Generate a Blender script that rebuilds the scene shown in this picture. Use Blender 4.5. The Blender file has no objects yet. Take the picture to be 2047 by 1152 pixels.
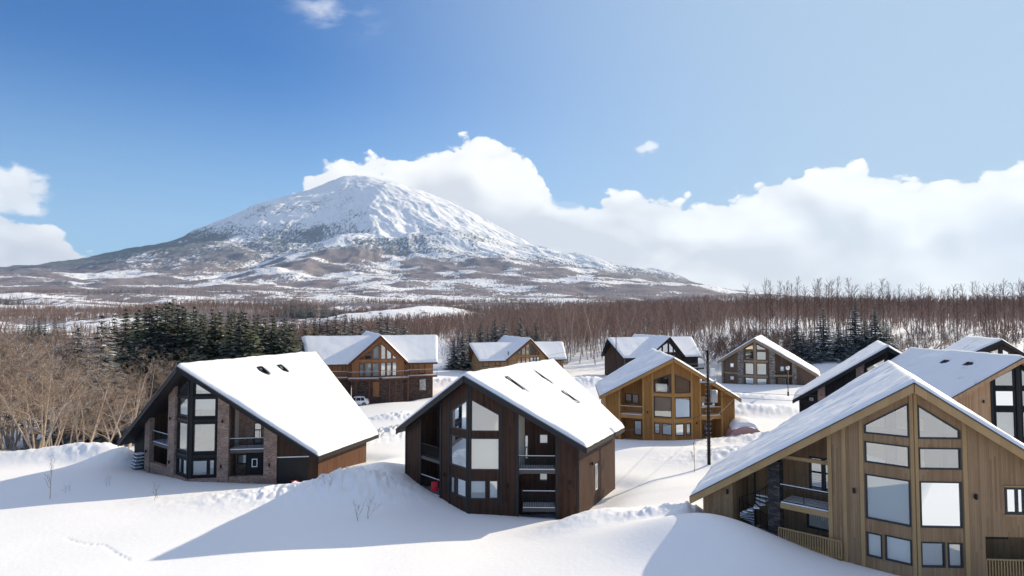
import bpy, bmesh, math, random
import numpy as np
from mathutils import Vector, geometry
S = bpy.context.scene
COL = S.collection
R = math.radians
random.seed(7)

# ------------------------------------------------------------------ camera
CAMZ = 16.0; FPX = 1270.0; HORIZ = 633.0
PITCH = math.atan((HORIZ - 576.0) / FPX)
cd = bpy.data.cameras.new("camera"); cam = bpy.data.objects.new("camera", cd); COL.objects.link(cam)
cd.sensor_width = 36; cd.lens = FPX / 2047 * 36; cd.clip_start = 0.5; cd.clip_end = 60000
cam.location = (0, 0, CAMZ); cam.rotation_euler = (R(90) + PITCH, 0, 0)
S.camera = cam

# ------------------------------------------------------------------ light
SUN_AZ = 52.6; SUN_EL = 24.0           # azimuth clockwise from +Y
W = bpy.data.worlds.new("World"); S.world = W; W.use_nodes = True
S.view_settings.view_transform = 'Standard'; S.view_settings.look = 'None'
S.view_settings.exposure = 1.25; S.view_settings.gamma = 1; S.view_settings.use_curve_mapping = False
sl = bpy.data.lights.new("sun", 'SUN'); sl.energy = 2.8; sl.angle = R(0.5); sl.color = (1.0, 0.857, 0.635)
so = bpy.data.objects.new("sun", sl); COL.objects.link(so)
sd = Vector((math.sin(R(SUN_AZ)) * math.cos(R(SUN_EL)), math.cos(R(SUN_AZ)) * math.cos(R(SUN_EL)), math.sin(R(SUN_EL))))
so.rotation_euler = sd.to_track_quat('Z', 'Y').to_euler(); so.location = (60, 60, 80)


class NT:
    """small helper to write node trees"""
    def __init__(s, tree): s.t = tree; s.t.nodes.clear()
    def n(s, typ, **kw):
        nd = s.t.nodes.new(typ)
        for k, v in kw.items():
            if k.startswith('i_'):
                key = k[2:]; key = int(key) if key.isdigit() else key.replace('_', ' ')
                inp = nd.inputs[key]
                if isinstance(v, bpy.types.NodeSocket): s.t.links.new(v, inp)
                else: inp.default_value = v
            else: setattr(nd, k, v)
        return nd
    def m(s, op, a, b=0.0, c=0.0, clamp=False):
        nd = s.t.nodes.new('ShaderNodeMath'); nd.operation = op; nd.use_clamp = clamp
        for i, v in enumerate((a, b, c)):
            if isinstance(v, bpy.types.NodeSocket): s.t.links.new(v, nd.inputs[i])
            else: nd.inputs[i].default_value = v
        return nd.outputs[0]
    def mix(s, f, a, b):
        nd = s.t.nodes.new('ShaderNodeMix'); nd.data_type = 'RGBA'
        for i, v in ((0, f), (6, a), (7, b)):
            if isinstance(v, bpy.types.NodeSocket): s.t.links.new(v, nd.inputs[i])
            elif i == 0: nd.inputs[i].default_value = v
            else: nd.inputs[i].default_value = (*v, 1) if len(v) == 3 else v
        return nd.outputs[2]
    def sstep(s, x, a, b):
        nd = s.t.nodes.new('ShaderNodeMapRange'); nd.interpolation_type = 'SMOOTHSTEP'
        for i, v in enumerate((x, a, b)):
            if isinstance(v, bpy.types.NodeSocket): s.t.links.new(v, nd.inputs[i])
            else: nd.inputs[i].default_value = v
        return nd.outputs[0]
    def curve(s, x, pts):
        nd = s.t.nodes.new('ShaderNodeFloatCurve'); c = nd.mapping.curves[0]
        while len(c.points) > 2: c.points.remove(c.points[1])
        c.points[0].location = pts[0]; c.points[1].location = pts[-1]
        for p in pts[1:-1]: c.points.new(*p)
        for p in c.points: p.handle_type = 'AUTO_CLAMPED'
        nd.mapping.update(); s.t.links.new(x, nd.inputs[1]); return nd.outputs[0]
    def noise(s, vec, scale, detail=4, rough=0.55, dims='3D', dist=0.0):
        nd = s.t.nodes.new('ShaderNodeTexNoise'); nd.noise_dimensions = dims
        s.t.links.new(vec, nd.inputs['Vector']); nd.inputs['Scale'].default_value = scale
        nd.inputs['Detail'].default_value = detail; nd.inputs['Roughness'].default_value = rough
        nd.inputs['Distortion'].default_value = dist
        return nd.outputs[0]


# ------------------------------------------------------------------ sky: Nishita plus clouds at infinity, drawn by direction
def build_world():
    q = NT(W.node_tree)
    sky = q.n('ShaderNodeTexSky', sky_type='NISHITA', sun_disc=False, sun_elevation=R(SUN_EL), sun_rotation=R(SUN_AZ),
              altitude=300, air_density=1.0, dust_density=0.0, ozone_density=3.0)
    tc = q.n('ShaderNodeTexCoord').outputs['Generated']
    sep = q.n('ShaderNodeSeparateXYZ', i_0=tc)
    x, y, z = sep.outputs
    # tangent-plane style azimuth / elevation in degrees
    az = q.m('MULTIPLY', q.m('ARCTAN2', x, y), 57.2958)
    el = q.m('MULTIPLY', q.m('ARCSINE', z), 57.2958)
    # billowy noise, stretched horizontally
    vs = q.n('ShaderNodeVectorMath', operation='MULTIPLY', i_0=tc, i_1=(1, 1, 1.5)).outputs[0]
    n1 = q.noise(vs, 7.0, 9, 0.60)
    n2 = q.noise(vs, 24.0, 6, 0.6)
    vo = q.n('ShaderNodeVectorMath', operation='ADD', i_0=vs, i_1=(0.004, 0.0, 0.012)).outputs[0]
    vor = q.n('ShaderNodeTexVoronoi', feature='SMOOTH_F1', i_Vector=q.n('ShaderNodeVectorMath', operation='ADD', i_0=vs,
              i_1=q.n('ShaderNodeVectorMath', operation='SCALE', i_0=q.n('ShaderNodeTexNoise', i_Vector=vs, i_Scale=14.0, i_Detail=4.0).outputs[1], i_3=0.09).outputs[0]).outputs[0], i_Scale=27.0, i_Smoothness=0.25).outputs[0]
    bump = q.m('ADD', q.m('MULTIPLY', q.m('SUBTRACT', n1, 0.5), 7.5), q.m('ADD', q.m('MULTIPLY', q.m('SUBTRACT', 0.40, vor), 3.2), q.m('MULTIPLY', q.m('SUBTRACT', n2, 0.5), 2.6)))
    # cloud top elevation (deg) against azimuth (deg); curve domain: az -60..60 -> 0..1, value el/20
    u = q.m('ADD', q.m('DIVIDE', az, 120.0), 0.5)
    def P(px, py):  # photo pixel -> (curve x, elevation/20)
        dx = px - 1023.5; a = math.degrees(math.atan2(dx, FPX)); e = math.degrees(math.atan2(633 - py, math.hypot(FPX, dx)))
        return (a / 120 + 0.5, max(0.0, e / 20 + 0.0))
    pts = [(0, .27)] + [P(*p) for p in ((-60, 395), (0, 430), (70, 440), (150, 480), (215, 530), (300, 580), (520, 600), (575, 385), (620, 345), (700, 300), (800, 308),
           (850, 285), (900, 268), (960, 272), (1030, 300), (1085, 345), (1120, 395), (1165, 400), (1250, 385), (1350, 388), (1430, 400), (1520, 375), (1600, 335), (1660, 322), (1720, 320),
           (1770, 350), (1850, 352), (1930, 350), (2000, 335), (2060, 325), (2200, 330))] + [(1, .25)]
    top = q.m('MULTIPLY', q.curve(u, pts), 20.0)
    d1 = q.m('ADD', q.m('SUBTRACT', top, el), q.m('MULTIPLY', bump, 0.62))
    mask = q.sstep(d1, -0.06, 0.34)
    # gap of blue between the summit cloud and the bank
    def ell(px, py, rx, ry, k=0.5):
        a, e = P(px, py); a = (a - .5) * 120; e = e * 20
        r = q.m('SQRT', q.m('ADD', q.m('POWER', q.m('DIVIDE', q.m('SUBTRACT', az, a), rx), 2.0), q.m('POWER', q.m('DIVIDE', q.m('SUBTRACT', el, e), ry), 2.0)))
        return q.m('SUBTRACT', 1.0, q.m('ADD', r, q.m('MULTIPLY', bump, -0.16 * k)))
    gap = q.sstep(ell(1138, 398, 2.2, 1.1, 0.7), 0.0, 0.4)
    mask = q.m('MULTIPLY', mask, q.m('SUBTRACT', 1.0, q.m('MULTIPLY', gap, 0.85)))
    puff = q.m('MULTIPLY', q.sstep(ell(22, 385, 2.5, 1.9, 1.5), 0.0, 0.4), 0.85)
    wisp = q.m('MULTIPLY', q.m('MULTIPLY', q.sstep(ell(650, 22, 6.0, 2.4, 0.0), 0.0, 0.9), q.sstep(q.noise(q.n('ShaderNodeVectorMath', operation='MULTIPLY', i_0=tc, i_1=(1, 1, 2.6)).outputs[0], 6.0, 7, 0.6, dist=0.8), 0.46, 0.72)), 0.55)
    wisp2 = q.m('MULTIPLY', q.sstep(ell(1285, 292, 1.5, 0.55, 3.2), 0.15, 0.9), 0.65)
    mask = q.m('MAXIMUM', q.m('MAXIMUM', mask, puff), q.m('MAXIMUM', wisp, wisp2))
    # cloud relief: lit tops, greyer bases
    depth = q.m('SUBTRACT', top, el)
    big = q.noise(vs, 5.0, 3, 0.5, dist=0.3); bigo = q.noise(q.n('ShaderNodeVectorMath', operation='ADD', i_0=vs, i_1=(0.02, -0.01, 0.05)).outputs[0], 5.0, 3, 0.5, dist=0.3)
    rel = q.m('MULTIPLY', q.m('SUBTRACT', big, bigo), 3.2)
    base = q.sstep(q.m('ADD', depth, q.m('MULTIPLY', q.m('SUBTRACT', big, 0.5), 14.0)), 0.8, 6.0)
    low = q.sstep(el, 5.0, 1.0)
    sh = q.m('ADD', q.m('MULTIPLY', q.m('MULTIPLY', base, q.m('SUBTRACT', 1.0, q.m('MULTIPLY', low, 0.4))), 0.85), q.m('ADD', rel, q.m('MULTIPLY', q.m('SUBTRACT', n1, 0.5), 0.5)), clamp=True)
    sh = q.m('ADD', sh, q.m('MULTIPLY', q.m('MULTIPLY', q.sstep(vor, 0.2, 0.7), q.sstep(depth, 3.0, 0.0)), 0.30), clamp=True)
    ccol = q.mix(sh, (0.51, 0.506, 0.50), (0.345, 0.350, 0.370))
    skyc = q.n('ShaderNodeVectorMath', operation='SCALE', i_0=sky.outputs[0], i_3=0.10).outputs[0]
    deep = q.n('ShaderNodeVectorMath', operation='MULTIPLY', i_0=skyc, i_1=(0.09, 0.36, 0.62)).outputs[0]
    skyc = q.mix(q.sstep(el, 46.0, 28.0), skyc, deep)
    skyc = q.mix(q.m('MULTIPLY', q.sstep(el, 22.0, 1.0), 0.80), skyc, (0.20, 0.31, 0.41))
    toward = q.n('ShaderNodeVectorMath', operation='DOT_PRODUCT', i_0=tc, i_1=tuple(sd)).outputs['Value']
    skyc = q.mix(q.m('MULTIPLY', q.sstep(toward, 0.34, 1.02), 0.95), skyc, (0.20, 0.265, 0.335))
    # unseen pale cloud layer added above the frame to brighten the shade
    fill_veil = q.m('MULTIPLY', q.sstep(el, 27.0, 50.0), q.m('ADD', 0.55, q.m('MULTIPLY', q.noise(tc, 2.5, 5), 0.5)), clamp=True)
    skyc = q.mix(fill_veil, skyc, (0.265, 0.27, 0.30))
    fin = q.mix(mask, skyc, ccol)
    bg = q.n('ShaderNodeBackground', i_Color=fin, i_Strength=1.0)
    q.t.links.new(bg.outputs[0], q.n('ShaderNodeOutputWorld').inputs[0])
build_world()


# ------------------------------------------------------------------ numeric noise
def vnoise(x, y, seed=0):
    xi = np.floor(x).astype(np.int64); yi = np.floor(y).astype(np.int64); xf = x - xi; yf = y - yi
    def h(a, b):
        k = (a * 374761393 + b * 668265263 + seed * 1442695041) & 0xFFFFFFFF
        k = ((k ^ (k >> 13)) * 1274126177) & 0xFFFFFFFF
        return ((k ^ (k >> 16)) & 0xFFFF) / 65535.0
    u = xf * xf * xf * (xf * (xf * 6 - 15) + 10); v = yf * yf * yf * (yf * (yf * 6 - 15) + 10)
    return (h(xi, yi) * (1 - u) + h(xi + 1, yi) * u) * (1 - v) + (h(xi, yi + 1) * (1 - u) + h(xi + 1, yi + 1) * u) * v
def fbm(x, y, oct=5, seed=0, gain=0.5):
    t = 0; a = 1; s = 0
    for i in range(oct):
        t = t + a * (vnoise(x, y, seed + i) - 0.5); s += a; a *= gain
        x, y = (x * 1.6 - y * 1.2) + 7.3, (x * 1.2 + y * 1.6) + 3.1
    return t / s * 2
def ridged(x, y, oct=4, seed=0):
    t = 0; a = 1; s = 0
    for i in range(oct):
        t = t + a * (1 - np.abs(2 * vnoise(x, y, seed + i) - 1)); s += a; a *= .5
        x, y = (x * 1.6 - y * 1.2) + 7.3, (x * 1.2 + y * 1.6) + 3.1
    return t / s


# ------------------------------------------------------------------ terrain
TP = np.array([-400, 0, 250, 500, 750, 1000, 1250, 1500, 1750, 2047, 2450], float)
TA = np.degrees(np.arctan2(TP - 1023.5, FPX))
TR = np.array([8, 20, 33, 42, 50, 60, 75, 100, 130, 160, 200, 260, 350, 500, 800, 1500, 3000, 4500, 7000, 14000], float)
TZ = np.array([
    [2.3] * 11,
    [2.3] * 11,
    [2.2, 2.2, 2.2, 2.1, 2.0, 2.0, 2.2, 2.2, 2.0, 2.0, 2.0],
    [2.0, 2.0, 2.0, 1.9, 1.6, 1.45, 1.9, 2.3, 1.6, 1.6, 1.6],
    [1.8, 1.8, 1.7, 1.7, 1.3, 0.7, 1.2, 2.0, 1.5, 1.3, 1.3],
    [1.5, 1.5, 1.4, 1.2, 2.0, 1.1, 1.0, 1.2, 1.5, 1.2, 1.2],
    [0.5, 0.3, -.6, 0.8, 0.6, 0.6, 0.4, 0.5, 0.8, 1.0, 1.0],
    [-4, -4.5, -3.5, -1, 0.6, 0.4, 0.1, 0.2, 0.5, 1.0, 2.0],
    [-7, -7, -4, 0, 1.8, 1.0, 0.8, 0.8, 1.6, 3, 4],
    [-6, -6, -4, 0, 2.2, 1.6, 1.2, 2.8, 4, 6, 7],
    [-5, -5, -4, -1.5, 1.0, 2.8, 3.0, 9.0, 9, 9, 10],
    [-2, -3, -2, -1.5, 1.0, 5, 8, 13, 13.5, 14, 14],
    [2, 1, 1, 1, 4, 9, 13, 16, 16.5, 17, 17],
    [6, 6, 6, 6, 8, 13, 17, 19, 18, 18, 18],
    [18, 18, 18, 18, 20, 22, 24, 26, 21, 20, 20],
    [52, 52, 50, 46, 42, 42, 44, 46, 30, 24, 24],
    [150, 140, 125, 118, 115, 112, 110, 95, 60, 40, 40],
    [215, 200, 195, 195, 190, 180, 150, 105, 65, 50, 50],
    [280, 262, 275, 280, 290, 250, 150, 90, 60, 50, 40],
    [380, 360, 340, 320, 320, 300, 220, 130, 70, 40, 40]], float)
def table(az, lr):
    def idx(v, arr):
        i = np.clip(np.searchsorted(arr, v) - 1, 0, len(arr) - 2)
        t = np.clip((v - arr[i]) / (arr[i + 1] - arr[i]), 0, 1); return i, t
    i, t = idx(az, TA); j, s = idx(lr, np.log(TR))
    def cr(p0, p1, p2, p3, t): return p1 + 0.5 * t * (p2 - p0 + t * (2 * p0 - 5 * p1 + 4 * p2 - p3 + t * (3 * (p1 - p2) + p3 - p0)))
    ni = len(TA) - 1; nj = len(TR) - 1
    rows = []
    for dj in (-1, 0, 1, 2):
        jj = np.clip(j + dj, 0, nj)
        rows.append(cr(TZ[jj, np.clip(i - 1, 0, ni)], TZ[jj, i], TZ[jj, np.clip(i + 1, 0, ni)], TZ[jj, np.clip(i + 2, 0, ni)], t))
    lin = rows[1] * (1 - s) + rows[2] * s
    return np.where(lr > math.log(300), 0.6 * lin + 0.4 * cr(rows[0], rows[1], rows[2], rows[3], s), cr(rows[0], rows[1], rows[2], rows[3], s))

CONE_X, CONE_Y = (702 - 1023.5) / FPX * 7000, 7000.0
CPR = np.array([0, 120, 300, 500, 700, 1100, 1700, 2300, 2900, 3600, 4600, 9000], float)
CPZ = np.array([1235, 1262, 1205, 1110, 1015, 800, 455, 265, 150, 65, 15, 0], float)
def cone(x, y):
    dx = x - CONE_X; dy = y - CONE_Y; r = np.hypot(dx, dy); th = np.arctan2(dx, -dy)
    r2 = r * (1 + 0.05 * np.sin(th * 3 + 1) + .03 * np.sin(th * 7))
    cr_ = np.clip(dx / 500, 0, 1); cl_ = np.clip(-dx / 500, 0, 1)
    r2 = np.where(dx < 0, r2 * (1 - 0.02 * cl_) + np.clip(-dx / 150, 0, 1) * 110 * np.exp(-((r - 480) / 380) ** 2) + cl_ * 60 * np.clip((r - 900) / 1500, -.3, 1), r2 * (1 - 0.14 * cr_) - cr_ * (95 + 10 * np.exp(-(r / 1200) ** 2)))
    h = np.interp(r2, CPR, CPZ)
    g = ridged(th * 5.2 + fbm(x / 700, y / 700, 3, 5) * .9, r / 1800, 4, 31)
    g2 = ridged(th * 15 + fbm(x / 400, y / 400, 3, 6) * 1.1, r / 900, 3, 61)
    amp = np.interp(r, [0, 250, 900, 1800, 3200, 5000], [2, 6, 15, 50, 34, 0])
    h = h + (g - .6) * amp * 1.5 + (g2 - .6) * amp * 0.7 + fbm(x / 260, y / 260, 5, 12) * np.interp(r, [0, 400, 1500, 3500], [5, 12, 38, 25])
    # parasitic knolls low on the flank
    for kx, ky, kh, kr in ((-800, -2300, 70, 330), (-350, -2350, 80, 300), (500, -2300, 90, 350), (1300, -2000, 85, 380), (2600, -900, 90, 450), (3300, -600, 120, 420)):
        h = h + kh * np.exp(-((dx - kx) ** 2 + (dy - ky) ** 2) / kr ** 2)
    return h * np.clip((9000 - r) / 4400, 0, 1) ** .5

# sculpted spots: x, y, radius along/across, angle, height, roughness
def loc(px, r): a = (px - 1023.5) / FPX; return a * r, r
PILES = []
def pile(px, r, rx, ry, ang, h, rough=0.0): X, Y = loc(px, r); PILES.append((X, Y, rx, ry, ang, h, rough))
HOUSES = []   # footprints for the wind scoops
def ground(x, y, near=True):
    x = np.asarray(x, float); y = np.asarray(y, float)
    r = np.hypot(x, y) + 1e-6; az = np.degrees(np.arctan2(x, y)); dr = y * 0 + r
    # table rows are depth along the view axis, not slant range
    dd = np.where(np.abs(az) < 75, r * np.cos(np.radians(np.clip(az, -60, 60))), r)
    z = table(np.clip(az, TA[0], TA[-1]), np.log(np.clip(dd, 8, 14000)))
    if near:
        z = z + fbm(x / 22, y / 22, 3, 3) * 0.35 * np.clip(1.4 - r / 300, 0, 1) * np.clip(r / 30, .3, 1) + fbm(x / 6, y / 6, 2, 8) * 0.05
        for (X, Y, rx, ry, an, h, ro) in PILES:
            c, s = math.cos(an), math.sin(an); dx = x - X; dy = y - Y
            u = (dx * c + dy * s) / rx; v = (-dx * s + dy * c) / ry; q = u * u + v * v
            w = np.exp(-q * 1.4)
            z = z + h * w
            if ro: z = z + ro * w * (ridged(x / 1.5 + fbm(x, y, 2, 4), y / 1.5 + fbm(x, y, 2, 9), 4, 17) - .5) * 1.1 + ro * w * fbm(x / .55, y / .55, 3, 19) * .5
        for (X, Y, hw, hl, an, dep) in HOUSES:
            c, s = math.cos(an), math.sin(an); dx = x - X; dy = y - Y
            u = np.abs(dx * c + dy * s) - hw; v = np.abs(-dx * s + dy * c) - hl
            dist = np.hypot(np.maximum(u, 0), np.maximum(v, 0)) + np.minimum(np.maximum(u, v), 0)
            z = z - dep * np.exp(-(np.maximum(dist, 0) / 2.0) ** 2)
    w = np.clip((r - 250) / 500, 0, 1)
    z = z + w * (fbm(x / 190 + 3, y / 150, 4, 40) * np.clip(r * 0.011, 0, 14)) + np.clip((r - 900) / 1500, 0, 1) * fbm(x / 750, y / 600, 4, 44) * 32
    for (px, rr, rad, hh) in ((850, 520, 50, 13), (700, 480, 36, 7), (385, 620, 60, 12), (560, 700, 60, 8), (250, 520, 50, 3), (620, 560, 44, 5)):
        X, Y = loc(px, rr); z = z + hh * np.exp(-(((x - X) / rad) ** 2 + ((y - Y) / (rad * 1.3)) ** 2))
    z = z + np.clip((r - 380) / 200, 0, 1) * np.clip((1600 - r) / 500, 0, 1) * fbm(x / 38, y / 46, 4, 49) * 4.0
    far = r > 2200
    if np.any(far): z = z + np.where(far, cone(x, y), 0) * np.clip((r - 2200) / 900, 0, 1)
    return z
def gz(x, y): return float(ground(np.array([x]), np.array([y]))[0])

pile(640, 52.5, 9, 3.2, 0.25, 1.0, 0.4)       # ploughed bank beside the brick house
pile(705, 52.0, 3.6, 2.2, 0.5, 1.3, 0.7)
pile(775, 57.5, 3.0, 4.0, 0.0, 1.1, 0.0)      # smooth drift left of the dark house
pile(130, 66, 9, 3.0, 0.2, 1.3, 0.15)         # bank by the bare trees
pile(240, 66, 6, 3.0, -0.2, 1.2, 0.12)
pile(810, 84, 9, 3.2, 0.8, 1.1, 0.8)         # heap of rubble snow behind
pile(800, 97, 6, 2.5, 0.3, 0.7, 0.5)
pile(1190, 46.5, 5, 2.0, 0.5, 0.9, 0.12)
pile(1330, 46, 3.6, 1.0, 0.15, 0.7, 0.4)      # low ridge of broken snow
pile(1375, 45, 1.8, 1.0, 0.5, 1.0, 0.35)
pile(1400, 39.5, 5.5, 5.5, 0.3, 1.7, 0.0)         # drift up to the tan eave
pile(1490, 68, 9, 4, 0.1, 1.6, 0.3)           # mound beside the tarp
pile(1520, 80, 8, 3, 0.1, 1.0, 0.4)
pile(1500, 104, 14, 3, 0.1, 1.6, 0.4)
pile(1610, 72, 4, 6, 0.2, 2.2, 0.2)
pile(1480, 118, 12, 3, 0, 1.5, 0.3)
pile(1300, 73, 13, 3.5, 0.0, 0.7, 0.0)
pile(900, 135, 9, 3, 0.3, 1.6, 0.6)
pile(1160, 140, 12, 3, 0.2, 1.8, 0.7)
pile(920, 122, 6, 3, 1.0, 1.4, 0.4)
pile(1190, 95, 6, 3, 0.4, 1.2, 0.6)


def mesh_obj(name, verts, faces, mats, parent=None, smooth=False, uvs=None):
    me = bpy.data.meshes.new(name)
    me.from_pydata([tuple(v) for v in verts], [], faces)
    if uvs is not None:
        lay = me.uv_layers.new(name='uv'); lay.data.foreach_set('uv', np.asarray(uvs, np.float32).ravel())
    for m in (mats if isinstance(mats, (list, tuple)) else [mats]): me.materials.append(m)
    if smooth: me.polygons.foreach_set('use_smooth', np.ones(len(me.polygons), bool))
    o = bpy.data.objects.new(name, me); COL.objects.link(o)
    if parent: o.parent = parent
    return o
def grid_obj(name, X, Y, Z, mat, attrs=None, wrap=False):
    n, m = X.shape; me = bpy.data.meshes.new(name)
    co = np.stack([X, Y, Z], -1).reshape(-1, 3).astype(np.float32)
    I = np.arange(n * m).reshape(n, m); q = np.stack([I[:-1, :-1], I[:-1, 1:], I[1:, 1:], I[1:, :-1]], -1).reshape(-1, 4)
    me.vertices.add(n * m); me.vertices.foreach_set('co', co.ravel())
    me.loops.add(q.size); me.loops.foreach_set('vertex_index', q.ravel().astype(np.int32))
    me.polygons.add(len(q)); me.polygons.foreach_set('loop_start', np.arange(0, q.size, 4, dtype=np.int32))
    me.polygons.foreach_set('use_smooth', np.ones(len(q), bool))
    for k, v in (attrs or {}).items():
        a = me.attributes.new(k, 'FLOAT', 'POINT'); a.data.foreach_set('value', v.ravel().astype(np.float32))
    me.update(calc_edges=True); me.validate(); me.materials.append(mat)
    o = bpy.data.objects.new(name, me); COL.objects.link(o); return o
def tag(o, label=None, cat=None, group=None, kind=None):
    if label: o['label'] = label
    if cat: o['category'] = cat
    if group: o['group'] = group
    if kind: o['kind'] = kind
    return o
def empty(name, label, cat, loc=(0, 0, 0), rz=0.0, group=None):
    o = bpy.data.objects.new(name, None); o.empty_display_size = 0.5; COL.objects.link(o)
    o.location = loc; o.rotation_euler = (0, 0, rz); return tag(o, label, cat, group)


# ------------------------------------------------------------------ materials
def new_mat(name):
    m = bpy.data.materials.new(name); m.use_nodes = True; return m, NT(m.node_tree)
def fin(q, col, rough=0.6, bump=None, bstr=0.3, bdist=0.02, spec=0.4, metal=0.0, coat=0.0, **kw):
    b = q.n('ShaderNodeBsdfPrincipled')
    for k, v in (('Base Color', col), ('Roughness', rough), ('Specular IOR Level', spec), ('Metallic', metal), ('Coat Weight', coat)):
        if isinstance(v, bpy.types.NodeSocket): q.t.links.new(v, b.inputs[k])
        else: b.inputs[k].default_value = (*v, 1) if isinstance(v, tuple) else v
    if bump is not None:
        bn = q.n('ShaderNodeBump', i_Strength=bstr, i_Distance=bdist, i_Height=bump); q.t.links.new(bn.outputs[0], b.inputs['Normal'])
    q.t.links.new(b.outputs[0], q.n('ShaderNodeOutputMaterial').inputs[0]); return b
def geo(q): return q.n('ShaderNodeNewGeometry').outputs['Position']
def objc(q): return q.n('ShaderNodeTexCoord').outputs['Object']

def mat_snow():
    m, q = new_mat('snow'); p = geo(q)
    a = q.noise(p, 3.0, 6, 0.6); b = q.noise(p, 26.0, 3, 0.6)
    c = q.mix(q.noise(p, 0.35, 3), (0.90, 0.905, 0.915), (0.84, 0.85, 0.87))
    fin(q, c, 0.62, q.m('ADD', a, q.m('MULTIPLY', b, 0.25)), 0.35, 0.06, 0.25); return m
def mat_valley():
    # snow fields with bare brown woods, dark clumps where the attribute says forest
    m, q = new_mat('valley_snow_and_woods'); p = geo(q)
    fo = q.n('ShaderNodeAttribute', attribute_name='forest').outputs['Fac']
    sp = q.n('ShaderNodeVectorMath', operation='MULTIPLY', i_0=p, i_1=(1, 0.35, 0.25)).outputs[0]
    n = q.noise(sp, 0.10, 8, 0.72)
    f = q.sstep(q.m('ADD', fo, q.m('MULTIPLY', q.m('SUBTRACT', n, 0.5), 3.2)), 0.46, 0.60)
    brown = q.mix(q.noise(sp, 0.02, 4), (0.120, 0.090, 0.102), (0.180, 0.138, 0.150))
    dark = q.sstep(q.noise(p, 0.0045, 5, 0.6), 0.60, 0.66)
    brown = q.mix(q.m('MULTIPLY', dark, 0.8), brown, (0.035, 0.045, 0.04))
    c = q.mix(q.m('MULTIPLY', f, 0.9), (0.86, 0.87, 0.89), brown)
    fin(q, c, 0.8, n, 0.5, 2.0, 0.1); return m
def mat_mountain():
    m, q = new_mat('mountain_snow_and_scrub'); p = geo(q)
    fo = q.n('ShaderNodeAttribute', attribute_name='forest').outputs['Fac']
    sp = q.n('ShaderNodeVectorMath', operation='MULTIPLY', i_0=p, i_1=(1, 0.4, 0.5)).outputs[0]
    n = q.noise(sp, 0.055, 9, 0.80); n3 = q.noise(p, 0.004, 6, 0.65)
    z = q.n('ShaderNodeSeparateXYZ', i_0=p).outputs[2]
    f = q.sstep(q.m('ADD', q.m('ADD', fo, q.m('MULTIPLY', q.m('SUBTRACT', n, 0.5), 2.9)), q.m('MULTIPLY', q.m('SUBTRACT', n3, 0.5), 1.0)), 0.43, 0.62)
    lowc = q.mix(n3, (0.120, 0.088, 0.105), (0.070, 0.068, 0.098))
    hic = (0.058, 0.076, 0.108)  # scrub colour with the blue of the distant air mixed in
    veg = q.mix(q.sstep(z, 330.0, 620.0), lowc, hic)
    X = q.n('ShaderNodeSeparateXYZ', i_0=p).outputs[0]
    ever = q.m('MULTIPLY', q.sstep(q.m('ADD', X, q.m('MULTIPLY', n3, 900.0)), -1500.0, -2300.0), q.sstep(q.m('ADD', z, q.m('MULTIPLY', n3, 160.0)), 430.0, 520.0))
    veg = q.mix(ever, veg, (0.030, 0.046, 0.062))
    c = q.mix(q.m('MULTIPLY', f, 0.88), (0.88, 0.89, 0.91), veg)
    fin(q, c, 0.8, n, 0.6, 6.0, 0.1); return m
def mat_wood(name, c1, c2, board=0.14, rough=0.6, gap=0.45, dark=None):
    m, q = new_mat(name); uv = q.n('ShaderNodeUVMap').outputs[0]
    s = q.n('ShaderNodeSeparateXYZ', i_0=uv); x = q.m('DIVIDE', s.outputs[0], board)
    cell = q.m('FLOOR', x); fr = q.m('FRACT', x)
    comb = q.n('ShaderNodeCombineXYZ', i_0=cell, i_1=q.m('FLOOR', q.m('DIVIDE', q.m('ADD', s.outputs[1], q.m('MULTIPLY', cell, 1.37)), 2.9)))
    wn = q.n('ShaderNodeTexWhiteNoise', i_Vector=comb.outputs[0]).outputs[0]
    st = q.n('ShaderNodeVectorMath', operation='MULTIPLY', i_0=uv, i_1=(1, 0.06, 1)).outputs[0]
    g = q.noise(st, 16.0, 6, 0.65)
    w = q.noise(uv, 0.5, 4, 0.6)
    t = q.m('ADD', q.m('MULTIPLY', wn, 0.45), q.m('ADD', q.m('MULTIPLY', g, 0.40), q.m('MULTIPLY', w, 0.50)))
    c = q.mix(q.sstep(t, 0.25, 0.95), c1, c2)
    edge = q.m('MINIMUM', q.sstep(fr, 0.0, 0.09), q.sstep(fr, 1.0, 0.91))
    c = q.mix(q.m('MULTIPLY', q.m('SUBTRACT', 1.0, edge), gap), c, tuple(v * 0.25 for v in c1))
    fin(q, c, rough, q.m('ADD', edge, q.m('MULTIPLY', g, 0.4)), 0.5, 0.012, 0.12); return m
def mat_brick(name, a, b, mortar, bw=0.24, bh=0.075, tint=None):
    m, q = new_mat(name); uv = q.n('ShaderNodeUVMap').outputs[0]
    br = q.n('ShaderNodeTexBrick', i_Vector=uv, i_Color1=(0, 0, 0, 1), i_Color2=(1, 1, 1, 1), i_Mortar=(0.5, .5, .5, 1), i_Scale=1.0,
             i_Mortar_Size=0.011, i_Brick_Width=bw, i_Row_Height=bh, i_Bias=0.0, offset=0.5)
    k = q.n('ShaderNodeSeparateXYZ', i_0=br.outputs[0]).outputs[0]
    k2 = q.noise(uv, 1.4, 4, 0.7)
    c = q.mix(k, a, b)
    c = q.mix(q.sstep(q.m('ADD', q.m('MULTIPLY', k, 0.35), k2), 0.62, 0.9), c, tint or (0.42, 0.33, 0.27))
    c = q.mix(br.outputs[1], c, mortar)
    fin(q, c, 0.85, q.m('SUBTRACT', q.m('MULTIPLY', k2, 0.5), br.outputs[1]), 0.7, 0.015, 0.2); return m
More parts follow.
